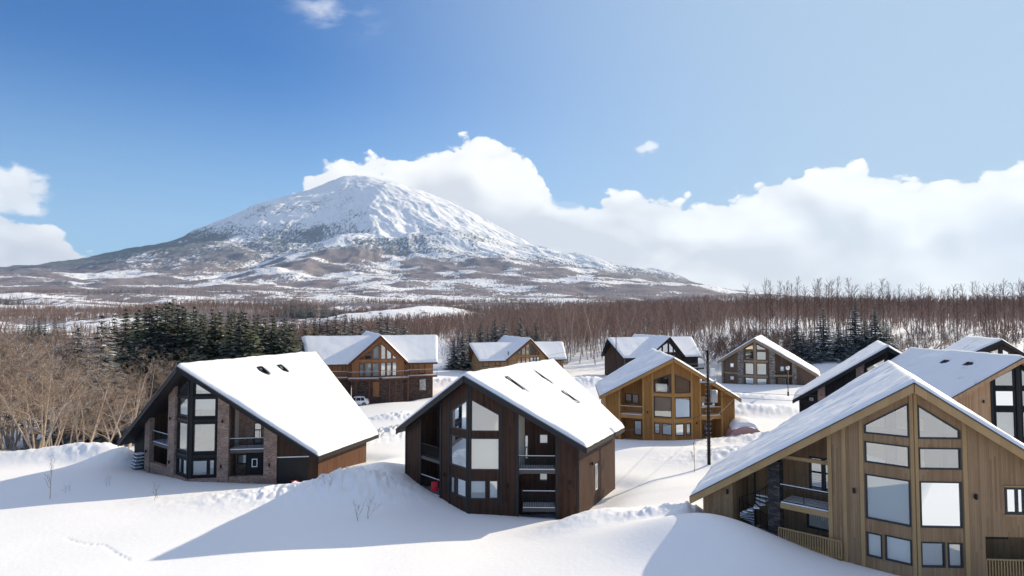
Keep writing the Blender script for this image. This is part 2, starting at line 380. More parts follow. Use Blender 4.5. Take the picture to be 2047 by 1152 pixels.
def mat_plain(name, c, rough=0.5, spec=0.4, metal=0.0, var=0.25, scale=6.0):
    m, q = new_mat(name); n = q.noise(objc(q), scale, 4, 0.6)
    cc = q.mix(n, tuple(v * (1 - var) for v in c), tuple(min(1, v * (1 + var)) for v in c))
    fin(q, cc, rough, n, 0.15, 0.01, spec, metal); return m
def mat_glass():
    m, q = new_mat('window_glass')
    lw = q.n('ShaderNodeFresnel', i_IOR=1.9).outputs[0]
    f = q.m('ADD', q.m('MULTIPLY', lw, 0.7), 0.36, clamp=True)
    p = geo(q); n = q.noise(p, 0.7, 2)
    bn = q.n('ShaderNodeBump', i_Strength=0.02, i_Distance=0.05, i_Height=n)
    g = q.n('ShaderNodeBsdfGlossy', i_Color=(0.93, 0.96, 0.95, 1), i_Roughness=0.015, i_Normal=bn.outputs[0])
    t = q.n('ShaderNodeBsdfTransparent', i_Color=(0.90, 0.94, 0.92, 1))
    mx = q.n('ShaderNodeMixShader', i_0=f, i_1=t.outputs[0], i_2=g.outputs[0])
    q.t.links.new(mx.outputs[0], q.n('ShaderNodeOutputMaterial').inputs[0]); return m
def mat_bark(name, c1, c2, snow=0.0):
    m, q = new_mat(name); p = objc(q)
    n = q.noise(q.n('ShaderNodeVectorMath', operation='MULTIPLY', i_0=p, i_1=(1, 1, 0.3)).outputs[0], 5.0, 4, 0.7)
    rnd = q.n('ShaderNodeObjectInfo').outputs['Random']
    c = q.mix(q.sstep(q.m('ADD', n, q.m('MULTIPLY', q.m('SUBTRACT', rnd, 0.5), 0.35)), 0.3, 0.7), c1, c2)
    if snow:
        nz = q.n('ShaderNodeSeparateXYZ', i_0=q.n('ShaderNodeNewGeometry').outputs['Normal']).outputs[2]
        k = q.m('MULTIPLY', q.sstep(q.m('ADD', nz, q.m('MULTIPLY', q.m('SUBTRACT', q.noise(geo(q), 1.2, 2), 0.5), 0.9)), 0.35, 0.6), snow)
        c = q.mix(k, c, (0.85, 0.86, 0.88))
    fin(q, c, 0.85, spec=0.1); return m

M = {}
M['galvanised'] = mat_plain('galvanised_steel', (0.38, 0.38, 0.38), 0.5)
M['poledark'] = mat_plain('creosoted_pole', (0.022, 0.016, 0.015), 0.8, 0.1)
M['snow'] = mat_snow(); M['valley'] = mat_valley(); M['mountain'] = mat_mountain(); M['glass'] = mat_glass()
M['brownwood'] = mat_wood('dark_brown_board', (0.034, 0.0165, 0.0110), (0.070, 0.036, 0.024), 0.16)
M['charcoal'] = mat_wood('charcoal_board', (0.008, 0.0085, 0.010), (0.018, 0.018, 0.020), 0.16)
M['sidebrown'] = mat_wood('chestnut_board', (0.075, 0.034, 0.019), (0.13, 0.062, 0.034), 0.16)
M['darkbrown2'] = mat_wood('umber_board', (0.035, 0.020, 0.015), (0.07, 0.04, 0.028), 0.16)
M['orange'] = mat_wood('amber_board', (0.27, 0.125, 0.035), (0.38, 0.185, 0.055), 0.15, gap=0.35)
M['orangetrim'] = mat_wood('amber_trim', (0.42, 0.22, 0.075), (0.50, 0.27, 0.09), 0.6, gap=0.0)
M['tan'] = mat_wood('tan_board', (0.245, 0.148, 0.076), (0.36, 0.232, 0.130), 0.12, gap=0.35)
M['tantrim'] = mat_wood('tan_trim', (0.37, 0.235, 0.11), (0.44, 0.285, 0.14), 0.6, gap=0.0)
M['peach'] = mat_wood('fresh_cedar_board', (0.42, 0.24, 0.125), (0.58, 0.36, 0.20), 0.13, gap=0.3)
M['redwood'] = mat_wood('redwood_board', (0.28, 0.12, 0.050), (0.40, 0.18, 0.078), 0.2)
M['redtrim'] = mat_wood('redwood_trim', (0.10, 0.045, 0.03), (0.15, 0.065, 0.04), 0.6, gap=0.0)
M['farbrown'] = mat_wood('muted_brown_board', (0.12, 0.075, 0.05), (0.18, 0.115, 0.08), 0.2)
M['fartrim'] = mat_wood('khaki_trim', (0.30, 0.21, 0.13), (0.38, 0.27, 0.17), 0.6, gap=0.0)
M['tanhouse'] = mat_wood('ochre_board', (0.30, 0.17, 0.075), (0.42, 0.25, 0.12), 0.2)
M['brick'] = mat_brick('mixed_brick', (0.20, 0.095, 0.062), (0.62, 0.43, 0.32), (0.30, 0.25, 0.22), tint=(0.17, 0.11, 0.09))
M['stone'] = mat_brick('ledge_stone', (0.14, 0.12, 0.10), (0.32, 0.27, 0.22), (0.08, 0.07, 0.065), 0.5, 0.2)
M['darkstone'] = mat_brick('dark_ledge_stone', (0.035, 0.032, 0.032), (0.10, 0.085, 0.08), (0.02, 0.02, 0.02), 0.45, 0.12, tint=(0.13, 0.10, 0.09))
M['redstone'] = mat_brick('rust_stone', (0.07, 0.045, 0.036), (0.13, 0.08, 0.06), (0.05, 0.035, 0.03), 0.4, 0.14, tint=(0.15, 0.10, 0.08))
M['black'] = mat_plain('black_metal', (0.012, 0.012, 0.014), 0.5, 0.25)
M['dark'] = mat_plain('dark_frame', (0.028, 0.026, 0.028), 0.5)
M['greytrim'] = mat_plain('graphite_trim', (0.032, 0.030, 0.031), 0.6, 0.2)
M['roofmetal'] = mat_plain('roof_metal', (0.06, 0.062, 0.068), 0.4, metal=0.2)
M['blind'] = mat_plain('pale_blind_or_reflection', (0.88, 0.89, 0.86), 0.8, 0.1, var=0.03, scale=1.5)
M['interior'] = mat_plain('interior_plaster', (0.62, 0.56, 0.48), 0.8, 0.1, var=0.08, scale=0.8)
M['deck'] = mat_plain('deck_edge', (0.10, 0.085, 0.08), 0.7)
M['white'] = mat_plain('white_paint', (0.80, 0.80, 0.80), 0.35, 0.5, var=0.04)
M['red'] = mat_plain('red_plastic', (0.55, 0.02, 0.03), 0.4)
M['bark'] = mat_bark('pale_bark', (0.34, 0.26, 0.19), (0.60, 0.50, 0.40), 0.45)
M['twig'] = mat_bark('golden_twigs', (0.18, 0.120, 0.078), (0.35, 0.25, 0.17), 0.34)
M['barkmid'] = mat_bark('grey_brown_bark', (0.28, 0.22, 0.18), (0.50, 0.42, 0.35), 0.25)
M['twigmid'] = mat_bark('russet_twigs', (0.23, 0.142, 0.105), (0.37, 0.25, 0.195), 0.12)
M['barkdark'] = mat_bark('dark_larch_bark', (0.09, 0.055, 0.045), (0.17, 0.11, 0.085), 0.1)
M['twigdark'] = mat_bark('umber_twigs', (0.13, 0.075, 0.055), (0.22, 0.135, 0.10), 0.1)
M['needle'] = mat_bark('olive_needles', (0.030, 0.045, 0.012), (0.085, 0.105, 0.028), 0.12)
M['needledark'] = mat_bark('dark_needles', (0.012, 0.024, 0.016), (0.032, 0.05, 0.028), 0.30)


# ------------------------------------------------------------------ mesh builder
class MB:
    def __init__(s): s.v = []; s.f = []; s.uv = []
    def face(s, pts, uvs=None):
        i = len(s.v); s.v += [tuple(p) for p in pts]; s.f.append(list(range(i, i + len(pts))))
        if uvs is None:
            a, b = Vector(pts[0]), Vector(pts[1]); n = (b - a).cross(Vector(pts[2]) - a)
            if abs(n.z) > 0.8 * n.length: uvs = [(p[0], p[1]) for p in pts]
            elif abs(n.x) > abs(n.y): uvs = [(p[1], p[2]) for p in pts]
            else: uvs = [(p[0], p[2]) for p in pts]
        s.uv += list(uvs)
    def build(s, name, mat, parent=None, smooth=False):
        me = bpy.data.meshes.new(name); me.from_pydata(s.v, [], s.f)
        lay = me.uv_layers.new(name='uv'); lay.data.foreach_set('uv', np.asarray(s.uv, np.float32).ravel())
        me.materials.append(mat)
        bm = bmesh.new(); bm.from_mesh(me); bmesh.ops.remove_doubles(bm, verts=bm.verts, dist=0.0004)
        bmesh.ops.recalc_face_normals(bm, faces=bm.faces); bm.to_mesh(me); bm.free()
        if smooth: me.polygons.foreach_set('use_smooth', np.ones(len(me.polygons), bool))
        o = bpy.data.objects.new(name, me); COL.objects.link(o)
        if parent is not None: o.parent = parent
        return o
    def box(s, x0, x1, y0, y1, z0, z1):
        f = Frame((0, 0), (1, 0), (0, 1)); s.fbox(f, x0, x1, z0, z1, y0, y1); return s
    def fbox(s, F, s0, s1, z0, z1, t0, t1):
        return s.plate(F, [(s0, z0), (s1, z0), (s1, z1), (s0, z1)], [], t0, t1)
    def plate(s, F, outer, holes, t0, t1):
        loops = [outer] + holes
        allp = [p for l in loops for p in l]
        if holes:
            tris = geometry.tessellate_polygon([[Vector((p[0], p[1], 0)) for p in l] for l in loops])
        else: tris = [tuple(range(len(outer)))]
        for t in (t0, t1):
            for tr in tris: s.face([F.p(allp[i][0], allp[i][1], t) for i in tr], [(allp[i][0], allp[i][1]) for i in tr])
        for l in loops:
            for i in range(len(l)):
                a, b = l[i], l[(i + 1) % len(l)]
                uv = [(a[0] + t0, a[1]), (b[0] + t0, b[1]), (b[0] + t1, b[1]), (a[0] + t1, a[1])]
                s.face([F.p(a[0], a[1], t0), F.p(b[0], b[1], t0), F.p(b[0], b[1], t1), F.p(a[0], a[1], t1)], uv)
        return s
    def tube(s, pts, rad, n=6):
        rings = []
        for i, p in enumerate(pts):
            p = Vector(p); a = Vector(pts[max(0, i - 1)]); b = Vector(pts[min(len(pts) - 1, i + 1)]); d = (b - a).normalized()
            u = d.cross(Vector((0, 0, 1)) if abs(d.z) < 0.9 else Vector((1, 0, 0))).normalized(); w = d.cross(u)
            r = rad[i] if isinstance(rad, (list, tuple)) else rad
            rings.append([p + u * math.cos(6.2832 * k / n) * r + w * math.sin(6.2832 * k / n) * r for k in range(n)])
        for i in range(len(rings) - 1):
            for k in range(n): s.face([rings[i][k], rings[i][(k + 1) % n], rings[i + 1][(k + 1) % n], rings[i + 1][k]])
        s.face(rings[0][::-1]); s.face(rings[-1]); return s
class Frame:
    def __init__(s, o, d, n): s.o = o; s.d = d; s.nn = n
    def p(s, a, z, t): return (s.o[0] + s.d[0] * a + s.nn[0] * t, s.o[1] + s.d[1] * a + s.nn[1] * t, z)
def inset(poly, w):
    n = len(poly); out = []
    A = sum(poly[i][0] * poly[(i + 1) % n][1] - poly[(i + 1) % n][0] * poly[i][1] for i in range(n))
    sg = 1 if A > 0 else -1
    for i in range(n):
        p0, p1, p2 = (Vector(poly[i - 1]), Vector(poly[i]), Vector(poly[(i + 1) % n]))
        d1 = (p1 - p0).normalized(); d2 = (p2 - p1).normalized()
        n1 = Vector((-d1.y, d1.x)) * sg; n2 = Vector((-d2.y, d2.x)) * sg
        b = (n1 + n2); b = b / max(0.25, b.dot(n1) if abs(b.dot(n1)) > 1e-6 else 1); out.append(tuple(p1 + b * w))
    return out
def rect(a, z0, b, z1): return [(a, z0), (b, z0), (b, z1), (a, z1)]


# ------------------------------------------------------------------ houses
BR_ = random.Random(21)
class House:
    def __init__(s, name, label, O, yaw, WL, WR, zEL, zER, zR, P, Bv, oh=0.7, group=None, Lb=None, base=0.0, cat='house'):
        s.root = empty(name, label, cat, (O[0], O[1], 0), -R(yaw), group)
        s.W = {-1: WL, 1: WR}; s.zE = {-1: zEL, 1: zER}; s.zR = zR; s.P = P; s.Bv = Bv; s.oh = oh
        s.Lb = Lb if Lb is not None else Bv - P; s.th = 0.36
        s.k = {i: (zR - s.zE[i]) / s.W[i] for i in (-1, 1)}
        s.F = {}; s.BF = {}; s.send = {}; s.SF = {}
        for i in (-1, 1):
            ph = math.atan2(P, s.W[i]); c, sn = math.cos(ph), math.sin(ph)
            s.F[i] = Frame((0, -P + oh), (i * c, sn), (-i * sn, c)); s.send[i] = (s.W[i] - 0.75) / c
            phb = math.atan2(Bv - s.Lb, s.W[i]); c2, s2 = math.cos(phb), math.sin(phb)
            s.BF[i] = Frame((0, Bv - oh), (i * c2, -s2), (-i * s2, -c2)); s.bend = (s.W[i] - 0.75) / c2
            fe = s.F[i].p(s.send[i], 0, 0); be = s.BF[i].p((s.W[i] - 0.75) / c2, 0, 0)
            s.SF[i] = (Frame((fe[0], fe[1]), (0, 1), (-i, 0)), be[1] - fe[1])
        s.O = O; s.yaw = yaw
        cy, sy = math.cos(-R(yaw)), math.sin(-R(yaw))
        mx, my = (WR - WL) / 2, s.Lb / 2
        HOUSES.append((O[0] + mx * cy - my * sy, O[1] + mx * sy + my * cy, (WL + WR) / 2 - .6, s.Lb / 2 - .4, -R(yaw), 0.6))
    def zt(s, F, a, t, i): u = F.o[0] + F.d[0] * a + F.nn[0] * t; return s.zR - s.k[1 if u > 0 else -1] * abs(u) - s.th - 0.02
    def world(s, u, v, z):
        c, sn = math.cos(-R(s.yaw)), math.sin(-R(s.yaw)); return (s.O[0] + u * c - v * sn, s.O[1] + u * sn + v * c, z)

    def roof(s, slabmat, fasciamat, fh=0.42, snow=0.30, holes=(), seed=1, streak=0.0):
        mb = MB()
        for i in (-1, 1):
            W_, zE = s.W[i], s.zE[i]
            A, T, Tb, B = (0, -s.P, s.zR), (i * W_, 0, zE), (i * W_, s.Lb, zE), (0, s.Bv, s.zR)
            lo = [(p[0], p[1], p[2] - s.th) for p in (A, T, Tb, B)]; hi = [A, T, Tb, B]
            mb.face(hi); mb.face(lo)
            for k in (0, 1, 2): mb.face([hi[k], hi[k + 1], lo[k + 1], lo[k]])
        rf = mb.build('roof', slabmat, s.root)
        # fascia boards along rakes and eaves
        for i in (-1, 1):
            fm = MB(); W_, zE = s.W[i], s.zE[i]
            ph = math.atan2(s.P, W_); c, sn = math.cos(ph), math.sin(ph); L = W_ / c; kk = (s.zR - zE) / L
            f = Frame((0, -s.P), (i * c, sn), (-i * sn, c))
            fm.plate(f, [(0, s.zR - .05), (L, zE - .05), (L, zE - fh - .05), (0, s.zR - fh - .05)], [], -0.09, -0.004)
            phb = math.atan2(s.Bv - s.Lb, W_); cb, sb = math.cos(phb), math.sin(phb); Lb = W_ / cb
            f2 = Frame((0, s.Bv), (i * cb, -sb), (-i * sb, -cb))
            fm.plate(f2, [(0, s.zR - .05), (Lb, zE - .05), (Lb, zE - fh - .05), (0, s.zR - fh - .05)], [], -0.09, -0.004)
            f3 = Frame((i * W_, 0), (0, 1), (-i, 0))
            fm.plate(f3, [(-.03, zE - .06), (s.Lb + .03, zE - .06), (s.Lb + .03, zE - s.th - .03), (-.03, zE - s.th - .03)], [], -0.06, -0.004)
            fm.build('fascia', fasciamat, rf)
            dm = MB(); dm.plate(f, [(0, s.zR + .03), (L, zE + .03), (L, zE - .045), (0, s.zR - .045)], [], -0.13, -0.003); dm.build('flashing', M['roofmetal'], rf)
            dm = MB(); dm.plate(f2, [(0, s.zR + .03), (Lb, zE + .03), (Lb, zE - .045), (0, s.zR - .045)], [], -0.13, -0.003)
            dm.build('flashing', M['roofmetal'], rf)
        # snow blanket
        ds = 0.16 if s.O[1] < 70 else 0.28
        nb = int((s.Bv + s.P) / ds)
        na = {i: int(s.W[i] / ds) for i in (-1, 1)}
        a = np.concatenate([-np.linspace(1, 0, na[-1] + 1) ** 1.0, np.linspace(0, 1, na[1] + 1)[1:]])
        b = np.linspace(0, 1, nb + 1); Aa, Bb = np.meshgrid(a, b, indexing='ij')
        U = np.where(Aa < 0, Aa * s.W[-1], Aa * s.W[1])
        v0 = -s.P * (1 - np.abs(Aa)); v1 = s.Lb + (s.Bv - s.Lb) * (1 - np.abs(Aa)); V = v0 + (v1 - v0) * Bb
        Zr = s.zR - np.where(Aa < 0, s.k[-1], s.k[1]) * np.abs(U)
        de = np.minimum(np.minimum(np.abs(V - v0), np.abs(v1 - V)), np.where(Aa < 0, U + s.W[-1], s.W[1] - U))
        prof = np.sqrt(np.clip(de / 0.30, 0, 1) * (2 - np.clip(de / 0.30, 0, 1)))
        nz = fbm(U / 2.2 + seed * 9, V / 2.2, 4, seed) * 0.10 + fbm(U / .6, V / .6 + seed, 3, seed + 5) * 0.03
        if streak:
            nz = nz + streak * (np.abs(fbm(V / 1.0 + fbm(U / 3, V / 3, 2, 3) * 1.4, U / 6.0, 4, seed + 8)) - .2) * np.where(U < 0, 1, .4)
        h = (snow + nz) * prof
        h = np.where(np.abs(Aa) < 1e-6, h * 0.96, h)
        for (hu, hv, ru, rv, an) in holes:
            c, sn = math.cos(an), math.sin(an); du = U - hu; dv = V - hv
            e = ((du * c + dv * sn) / ru) ** 2 + ((-du * sn + dv * c) / rv) ** 2
            e = e + fbm(U / .5, V / .5, 2, seed + 2) * .5
            h = np.where(e < 1.0, -0.05, np.where(e < 2.0, h * np.sqrt(np.clip(e - 1, 0, 1)), h))
        # overhang: the snow creeps over the edge by a few centimetres, unevenly
        ed = np.clip(1 - de / 0.12, 0, 1); rag = 0.03 + 0.05 * (fbm(V / .8 + U, U / .8, 3, seed + 4) + .3)
        Un = U + np.sign(U) * np.where(np.abs(Aa) > .985, rag, 0); 
        Z = Zr + h - ed * 0.02 + 0.012
        Z = np.where(h < 0, Zr - 0.06, Z)
        o = grid_obj('roof_snow', Un, V, Z, M['snow']); o.parent = rf
        # skirt closing the sheet down to the roof
        n, m_ = U.shape; mbs = MB(); per = [(i_, 0) for i_ in range(n)] + [(n - 1, j) for j in range(1, m_)] + [(i_, m_ - 1) for i_ in range(n - 2, -1, -1)] + [(0, j) for j in range(m_ - 2, 0, -1)]
        for q_ in range(len(per)):
            p0, p1 = per[q_], per[(q_ + 1) % len(per)]
            a0 = (Un[p0], V[p0], Z[p0]); a1 = (Un[p1], V[p1], Z[p1])
            lo = lambda a_: (a_[0] * 1.0, a_[1], a_[2] - 0.05)
            mbs.face([a0, a1, lo(a1), lo(a0)])
        s.roofo = rf
        return rf
    def skylight(s, u, v, w, l):
        k = s.k[1 if u > 0 else -1]; z = s.zR - k * abs(u); sg = 1 if u > 0 else -1
        mb = MB(); an = math.atan(k)
        def P_(a, b, h): return (u + sg * (a * math.cos(an)) + sg * h * math.sin(an), v + b, z - a * math.sin(an) + h * math.cos(an))
        def bx(m_, a0, a1, b0, b1, h0, h1):
            c = [P_(a, b, h) for h in (h0, h1) for a, b in ((a0, b0), (a1, b0), (a1, b1), (a0, b1))]
            for f in ((0, 1, 2, 3), (4, 5, 6, 7), (0, 1, 5, 4), (1, 2, 6, 5), (2, 3, 7, 6), (3, 0, 4, 7)): m_.face([c[i] for i in f])
        t = .09
        bx(mb, -l / 2, l / 2, -w / 2, -w / 2 + t, .0, .24); bx(mb, -l / 2, l / 2, w / 2 - t, w / 2, .0, .24)
        bx(mb, -l / 2, -l / 2 + t, -w / 2 + t, w / 2 - t, .0, .24); bx(mb, l / 2 - t, l / 2, -w / 2 + t, w / 2 - t, .0, .24)
        o = mb.build('skylight', M['dark'], s.roofo)
        return o
    def wall(s, i, segs, wins, mat, zb=-1.0, D=1.9, recmat=None, bay=None):
        """segs: (s0, s1, kind); wins: (poly, seg kind, blind) cut as true holes."""
        F = s.F[i]; mb = MB(); rec = MB(); recmat = recmat or mat
        for (a, b, kind) in segs:
            inn = [w for w in wins if a - .01 <= min(p[0] for p in w[0]) and max(p[0] for p in w[0]) <= b + .01]
            if kind == 'wall':
                mb.plate(F, [(a, zb), (b, zb), (b, s.zt(F, b, 0, i) - .03), (a, s.zt(F, a, 0, i) - .03)], [w[0] for w in inn], 0, 0.2)
            elif kind == 'rec':
                rec.plate(F, [(a, zb), (b, zb), (b, s.zt(F, b, D + .2, i) - .03), (a, s.zt(F, a, D + .2, i) - .03)], [w[0] for w in inn], D, D + .2)
                for (x0, x1) in ((a - .2, a), (b, b + .2)):
                    rec.plate(F, [(x0, zb), (x1, zb), (x1, s.zt(F, x1, D + .2, i) - .05), (x0, s.zt(F, x0, D + .2, i) - .05)], [], 0.202, D + .2)
        if mb.v: s.wallo = mb.build('wall', mat, s.root)
        if rec.v: rec.build('balcony_wall', recmat, s.root)
    def sidewall(s, i, mat, holes=()):
        F, L = s.SF[i]; mb = MB(); z = s.zE[i] - s.th + .75 * s.k[i] - .04
        mb.plate(F, [(0.0, -1.5), (L, -1.5), (L, z), (0.0, z)], list(holes), 0.0, 0.2); mb.build('side_wall', mat, s.root)
    def backwall(s, mat, holes=True, zf=3.7, inter=True):
        for i in (-1, 1):
            F = s.BF[i]; e = (s.W[i] - 0.75) / math.hypot(*[1, 0]) / abs(F.d[0])
            hs = []
            if holes:
                hs = [rect(.35, zf + .3, 2.3, zf + 2.5), [(.35, zf + 3.2), (2.3, zf + 3.2), (2.3, zf + 4.2), (.35, zf + 5.2)]]
                hs = [h for h in hs if max(p[1] for p in h) < s.zt(F, 2.3, 0, i) - .2] or hs[:1]
            mb = MB(); mb.plate(F, [(0, -1), (e, -1), (e, s.zt(F, e, 0, i) - .03), (0, s.zt(F, 0, 0, i) - .03)], hs, 0, 0.2)
            mb.build('back_wall', mat, s.root)
            for h in hs: s.window(F, h, blind=False, wn=.07)
            if inter:
                mb = MB(); mb.plate(F, [(0, zf - .5), (3.4, zf - .5), (3.4, s.zt(F, 3.4, 0, i) - .2), (0, s.zt(F, 0, 0, i) - .2)], hs, 0.205, 0.23)
                mb.build('interior', M['interior'], s.root)
    def room(s, zf=3.6, hw=3.3):
        mb = MB()
        for i in (-1, 1):
            u = i * hw; v0 = s.F[i].p(hw / abs(s.F[i].d[0]), 0, 0.35)[1]; v1 = s.BF[i].p(hw / abs(s.BF[i].d[0]), 0, 0.25)[1]
            zt = s.zR - s.k[i] * hw - s.th - .25; zc = s.zR - s.th - .25
            c0 = -s.P + s.oh + .3; c1 = s.Bv - s.oh - .25
            mb.face([(u, v0, zf), (u, v1, zf), (u, v1, zt), (u, v0, zt)])
            mb.face([(u, v0, zt), (u, v1, zt), (0, c1, zc), (0, c0, zc)])
            mb.face([(u, v0, zf), (u, v1, zf), (0, c1, zf), (0, c0, zf)])
            mb.face([(u, v0, zf - .3), (u, v1, zf - .3), (0, c1, zf - .3), (0, c0, zf - .3)])
        mb.build('interior', M['interior'], s.root)
    def window(s, F, poly, blind=True, wn=0.07, t=0.0, mat=None, mull=(), parent=None, trim=None, bmat=None):
        mb = MB(); inn = inset(poly, wn); ou = inset(poly, -0.02)
        mb.plate(F, ou, [inn], t - 0.035, t + 0.10)
        for (a, b) in mull:
            mb.plate(F, rect(a, inn[0][1] - .0, b, min(inn[2][1], inn[3][1]) if len(inn) > 3 else inn[2][1]), [], t - 0.03, t + 0.098)
        o = mb.build('window', mat or M['dark'], parent or s.root)
        pm = MB(); pin = inset(inn, -0.01); pm.face([F.p(p[0], p[1], t + .05) for p in pin], pin); pm.build('pane', M['glass'], o)
        if blind:
            bm = MB(); bi = inset(poly, -0.12)
            hgt = max(p[1] for p in poly) - min(p[1] for p in poly)
            if hgt < 1.9 and BR_.random() < .4: zb_ = min(p[1] for p in bi) + hgt * BR_.uniform(.2, .5); bi = [(p[0], max(p[1], zb_)) for p in bi]
            bm.plate(F, bi, [], t + .215, t + .235); bm.build('blind', bmat or M['blind'], o)
        return o
    def post(s, i, a, b, mat, zb=-1.0, zt=None, t0=-0.07, t1=-0.003, name='trim_post', F=None, par=None):
        F = F or s.F[i]; mb = MB()
        za = zt if zt is not None else s.zt(F, a, t0, i) - .02; zc = zt if zt is not None else s.zt(F, b, t0, i) - .02
        mb.plate(F, [(a, zb), (b, zb), (b, zc), (a, za)], [], t0, t1); return mb.build(name, mat, par or s.root)
    def band(s, i, a, b, z0, z1, mat, t0=-0.05, name='trim_band', t1=-.003, F=None):
        mb = MB(); mb.fbox(F or s.F[i], a, b, z0, z1, t0, t1); return mb.build(name, mat, s.root)
    def balcony(s, i, a, b, z, D=1.9, mat=None, rail=1.05, sp=0.13, out=0.0, edge=None, snowy=True, F=None, edgeh=.28, wires=False, bw=.02):
        F = F or s.F[i]; mat = mat or M['black']
        mb = MB(); mb.fbox(F, a + .01, b - .01, z - edgeh, z, -out, D - .01); d = mb.build('deck', edge or M['deck'], s.root)
        if snowy:
            sm = MB(); sm.fbox(F, a + .05, b - .05, z + .003, z + .10, -out + .06, D * .75); sm.build('deck_snow', M['snow'], d)
        rm = MB(); y = -out + 0.03
        rm.fbox(F, a, b, z + rail - .05, z + rail + .02, y - .03, y + .05); rm.fbox(F, a, b, z + .10, z + .15, y, y + .04)
        if wires:
            for k in range(1, 6): rm.fbox(F, a, b, z + .15 + k * (rail - .2) / 6, z + .163 + k * (rail - .2) / 6, y + .01, y + .025)
            n = max(2, int((b - a) / 1.2))
        else: n = max(2, int((b - a) / sp))
        for k in range(n + 1):
            x = a + .02 + (b - a - .04) * k / n; rm.fbox(F, x - bw, x + bw, z + .15, z + rail - .05, y, y + .03)
        rm.build('railing', mat, s.root)
        if snowy:
            sm = MB(); sm.fbox(F, a + .03, b - .03, z + rail + .023, z + rail + .06, y - .02, y + .045); sm.build('railing_snow', M['snow'], s.root)
    def lamp(s, i, a, z, t=0.0, F=None):
        F = F or s.F[i]; mb = MB(); c = F.p(a, z, t - .12); mb.tube([(c[0], c[1], z - .14), (c[0], c[1], z + .14)], .075, 8)
        mb.fbox(F, a - .03, a + .03, z - .04, z + .04, t - .08, t - .003); mb.build('wall_lamp', M['black'], s.root)


# ==== dark brown chalet in the middle =====================================
def house_brown():
    h = House('chalet', 'dark brown boarded chalet with graphite trim and three dark slits in its white roof', (-1.96, 53.58), 26.5, 9.43, 8.62, 5.86, 5.85, 11.34, 4.0, 14.1)
    h.roof(M['greytrim'], M['greytrim'], 0.42, 0.30, [(1.8, 1.2, .95, .17, .25), (1.8, 7.05, .95, .17, .1), (4.4, 7.25, .85, .15, .35)], seed=1)
    for (u, v) in ((1.75, 1.2), (1.8, 7.05), (4.4, 7.25)): h.skylight(u, v, .5, 1.9)  # vent shadows on the roof snow, shaped here as dark frames
    WD = M['brownwood']
    R_ = [([(.22, 6.94), (2.42, 6.94), (2.42, 8.26), (.22, 9.45)], False), (rect(.18, 3.93, 2.42, 6.41), True), (rect(.16, 1.66, 1.38, 3.12), True), (rect(1.64, 1.70, 2.32, 3.13), True)]
    L_ = [([(.22, 6.98), (2.42, 6.94), (2.42, 8.24), (.22, 9.40)], False), (rect(.24, 3.96, 2.46, 6.37), True), (rect(1.84, 1.68, 2.52, 3.02), True), (rect(.29, 1.66, 1.60, 3.06), True)]
    rr = [(rect(5.62, 5.67, 6.31, 6.44), True), (rect(4.42, 4.42, 4.72, 6.37), True), (rect(5.62, 2.66, 6.27, 3.42), True)]
    lr = [(rect(4.3, 4.3, 4.75, 6.1), True), (rect(4.3, 1.7, 4.8, 3.1), True)]
    h.wall(1, [(0, 3.95, 'wall'), (3.95, 6.85, 'rec'), (6.85, h.send[1], 'wall')], R_ + rr, WD, D=1.7)
    h.wall(-1, [(0, 4.0, 'wall'), (4.0, 7.05, 'rec'), (7.05, h.send[-1], 'wall')], L_ + lr, WD, D=1.7)
    for i, ws in ((1, R_), (-1, L_)):
        for p, b in ws: h.window(h.F[i], p, b, .06)
    for i, ws in ((1, rr), (-1, lr)):
        for p, b in ws: h.window(h.F[i], p, b, .06, t=1.7)
    for i in (-1, 1):
        h.post(i, 0, .16, M['greytrim']); h.post(i, 2.5, 2.66, M['greytrim']); h.post(i, 3.74, 3.95, M['greytrim']); h.post(i, 6.85, 7.06, M['greytrim']); h.post(i, h.send[i] - .12, h.send[i] + .02, M['greytrim'])
        a, b = (3.95, 6.85) if i == 1 else (4.0, 7.05)
        h.balcony(i, a, b, 3.95, 1.69, M['black'], 1.07, snowy=(i == 1)); h.balcony(i, a + .3 * (i == 1), b, 1.0, 1.69, M['black'], 1.3)
    s = h.SF[1][0]; w = rect(3.9, 1.5, 4.35, 3.6)
    h.sidewall(1, WD, [w]); h.window(s, w, True, .06, mat=M['white']); h.sidewall(-1, WD); h.backwall(WD, zf=3.6); h.room(3.6)
    h.lamp(1, 3.1, 2.7); h.lamp(-1, 3.2, 3.0); h.lamp(1, 8.0, 3.0); h.lamp(1, 2.9, 3.9, F=s)
    # soffit brackets under the left eave
    for a in (6.0, 6.5): h.lamp(-1, a, 5.9, 1.69)
    return h
H2 = house_brown()

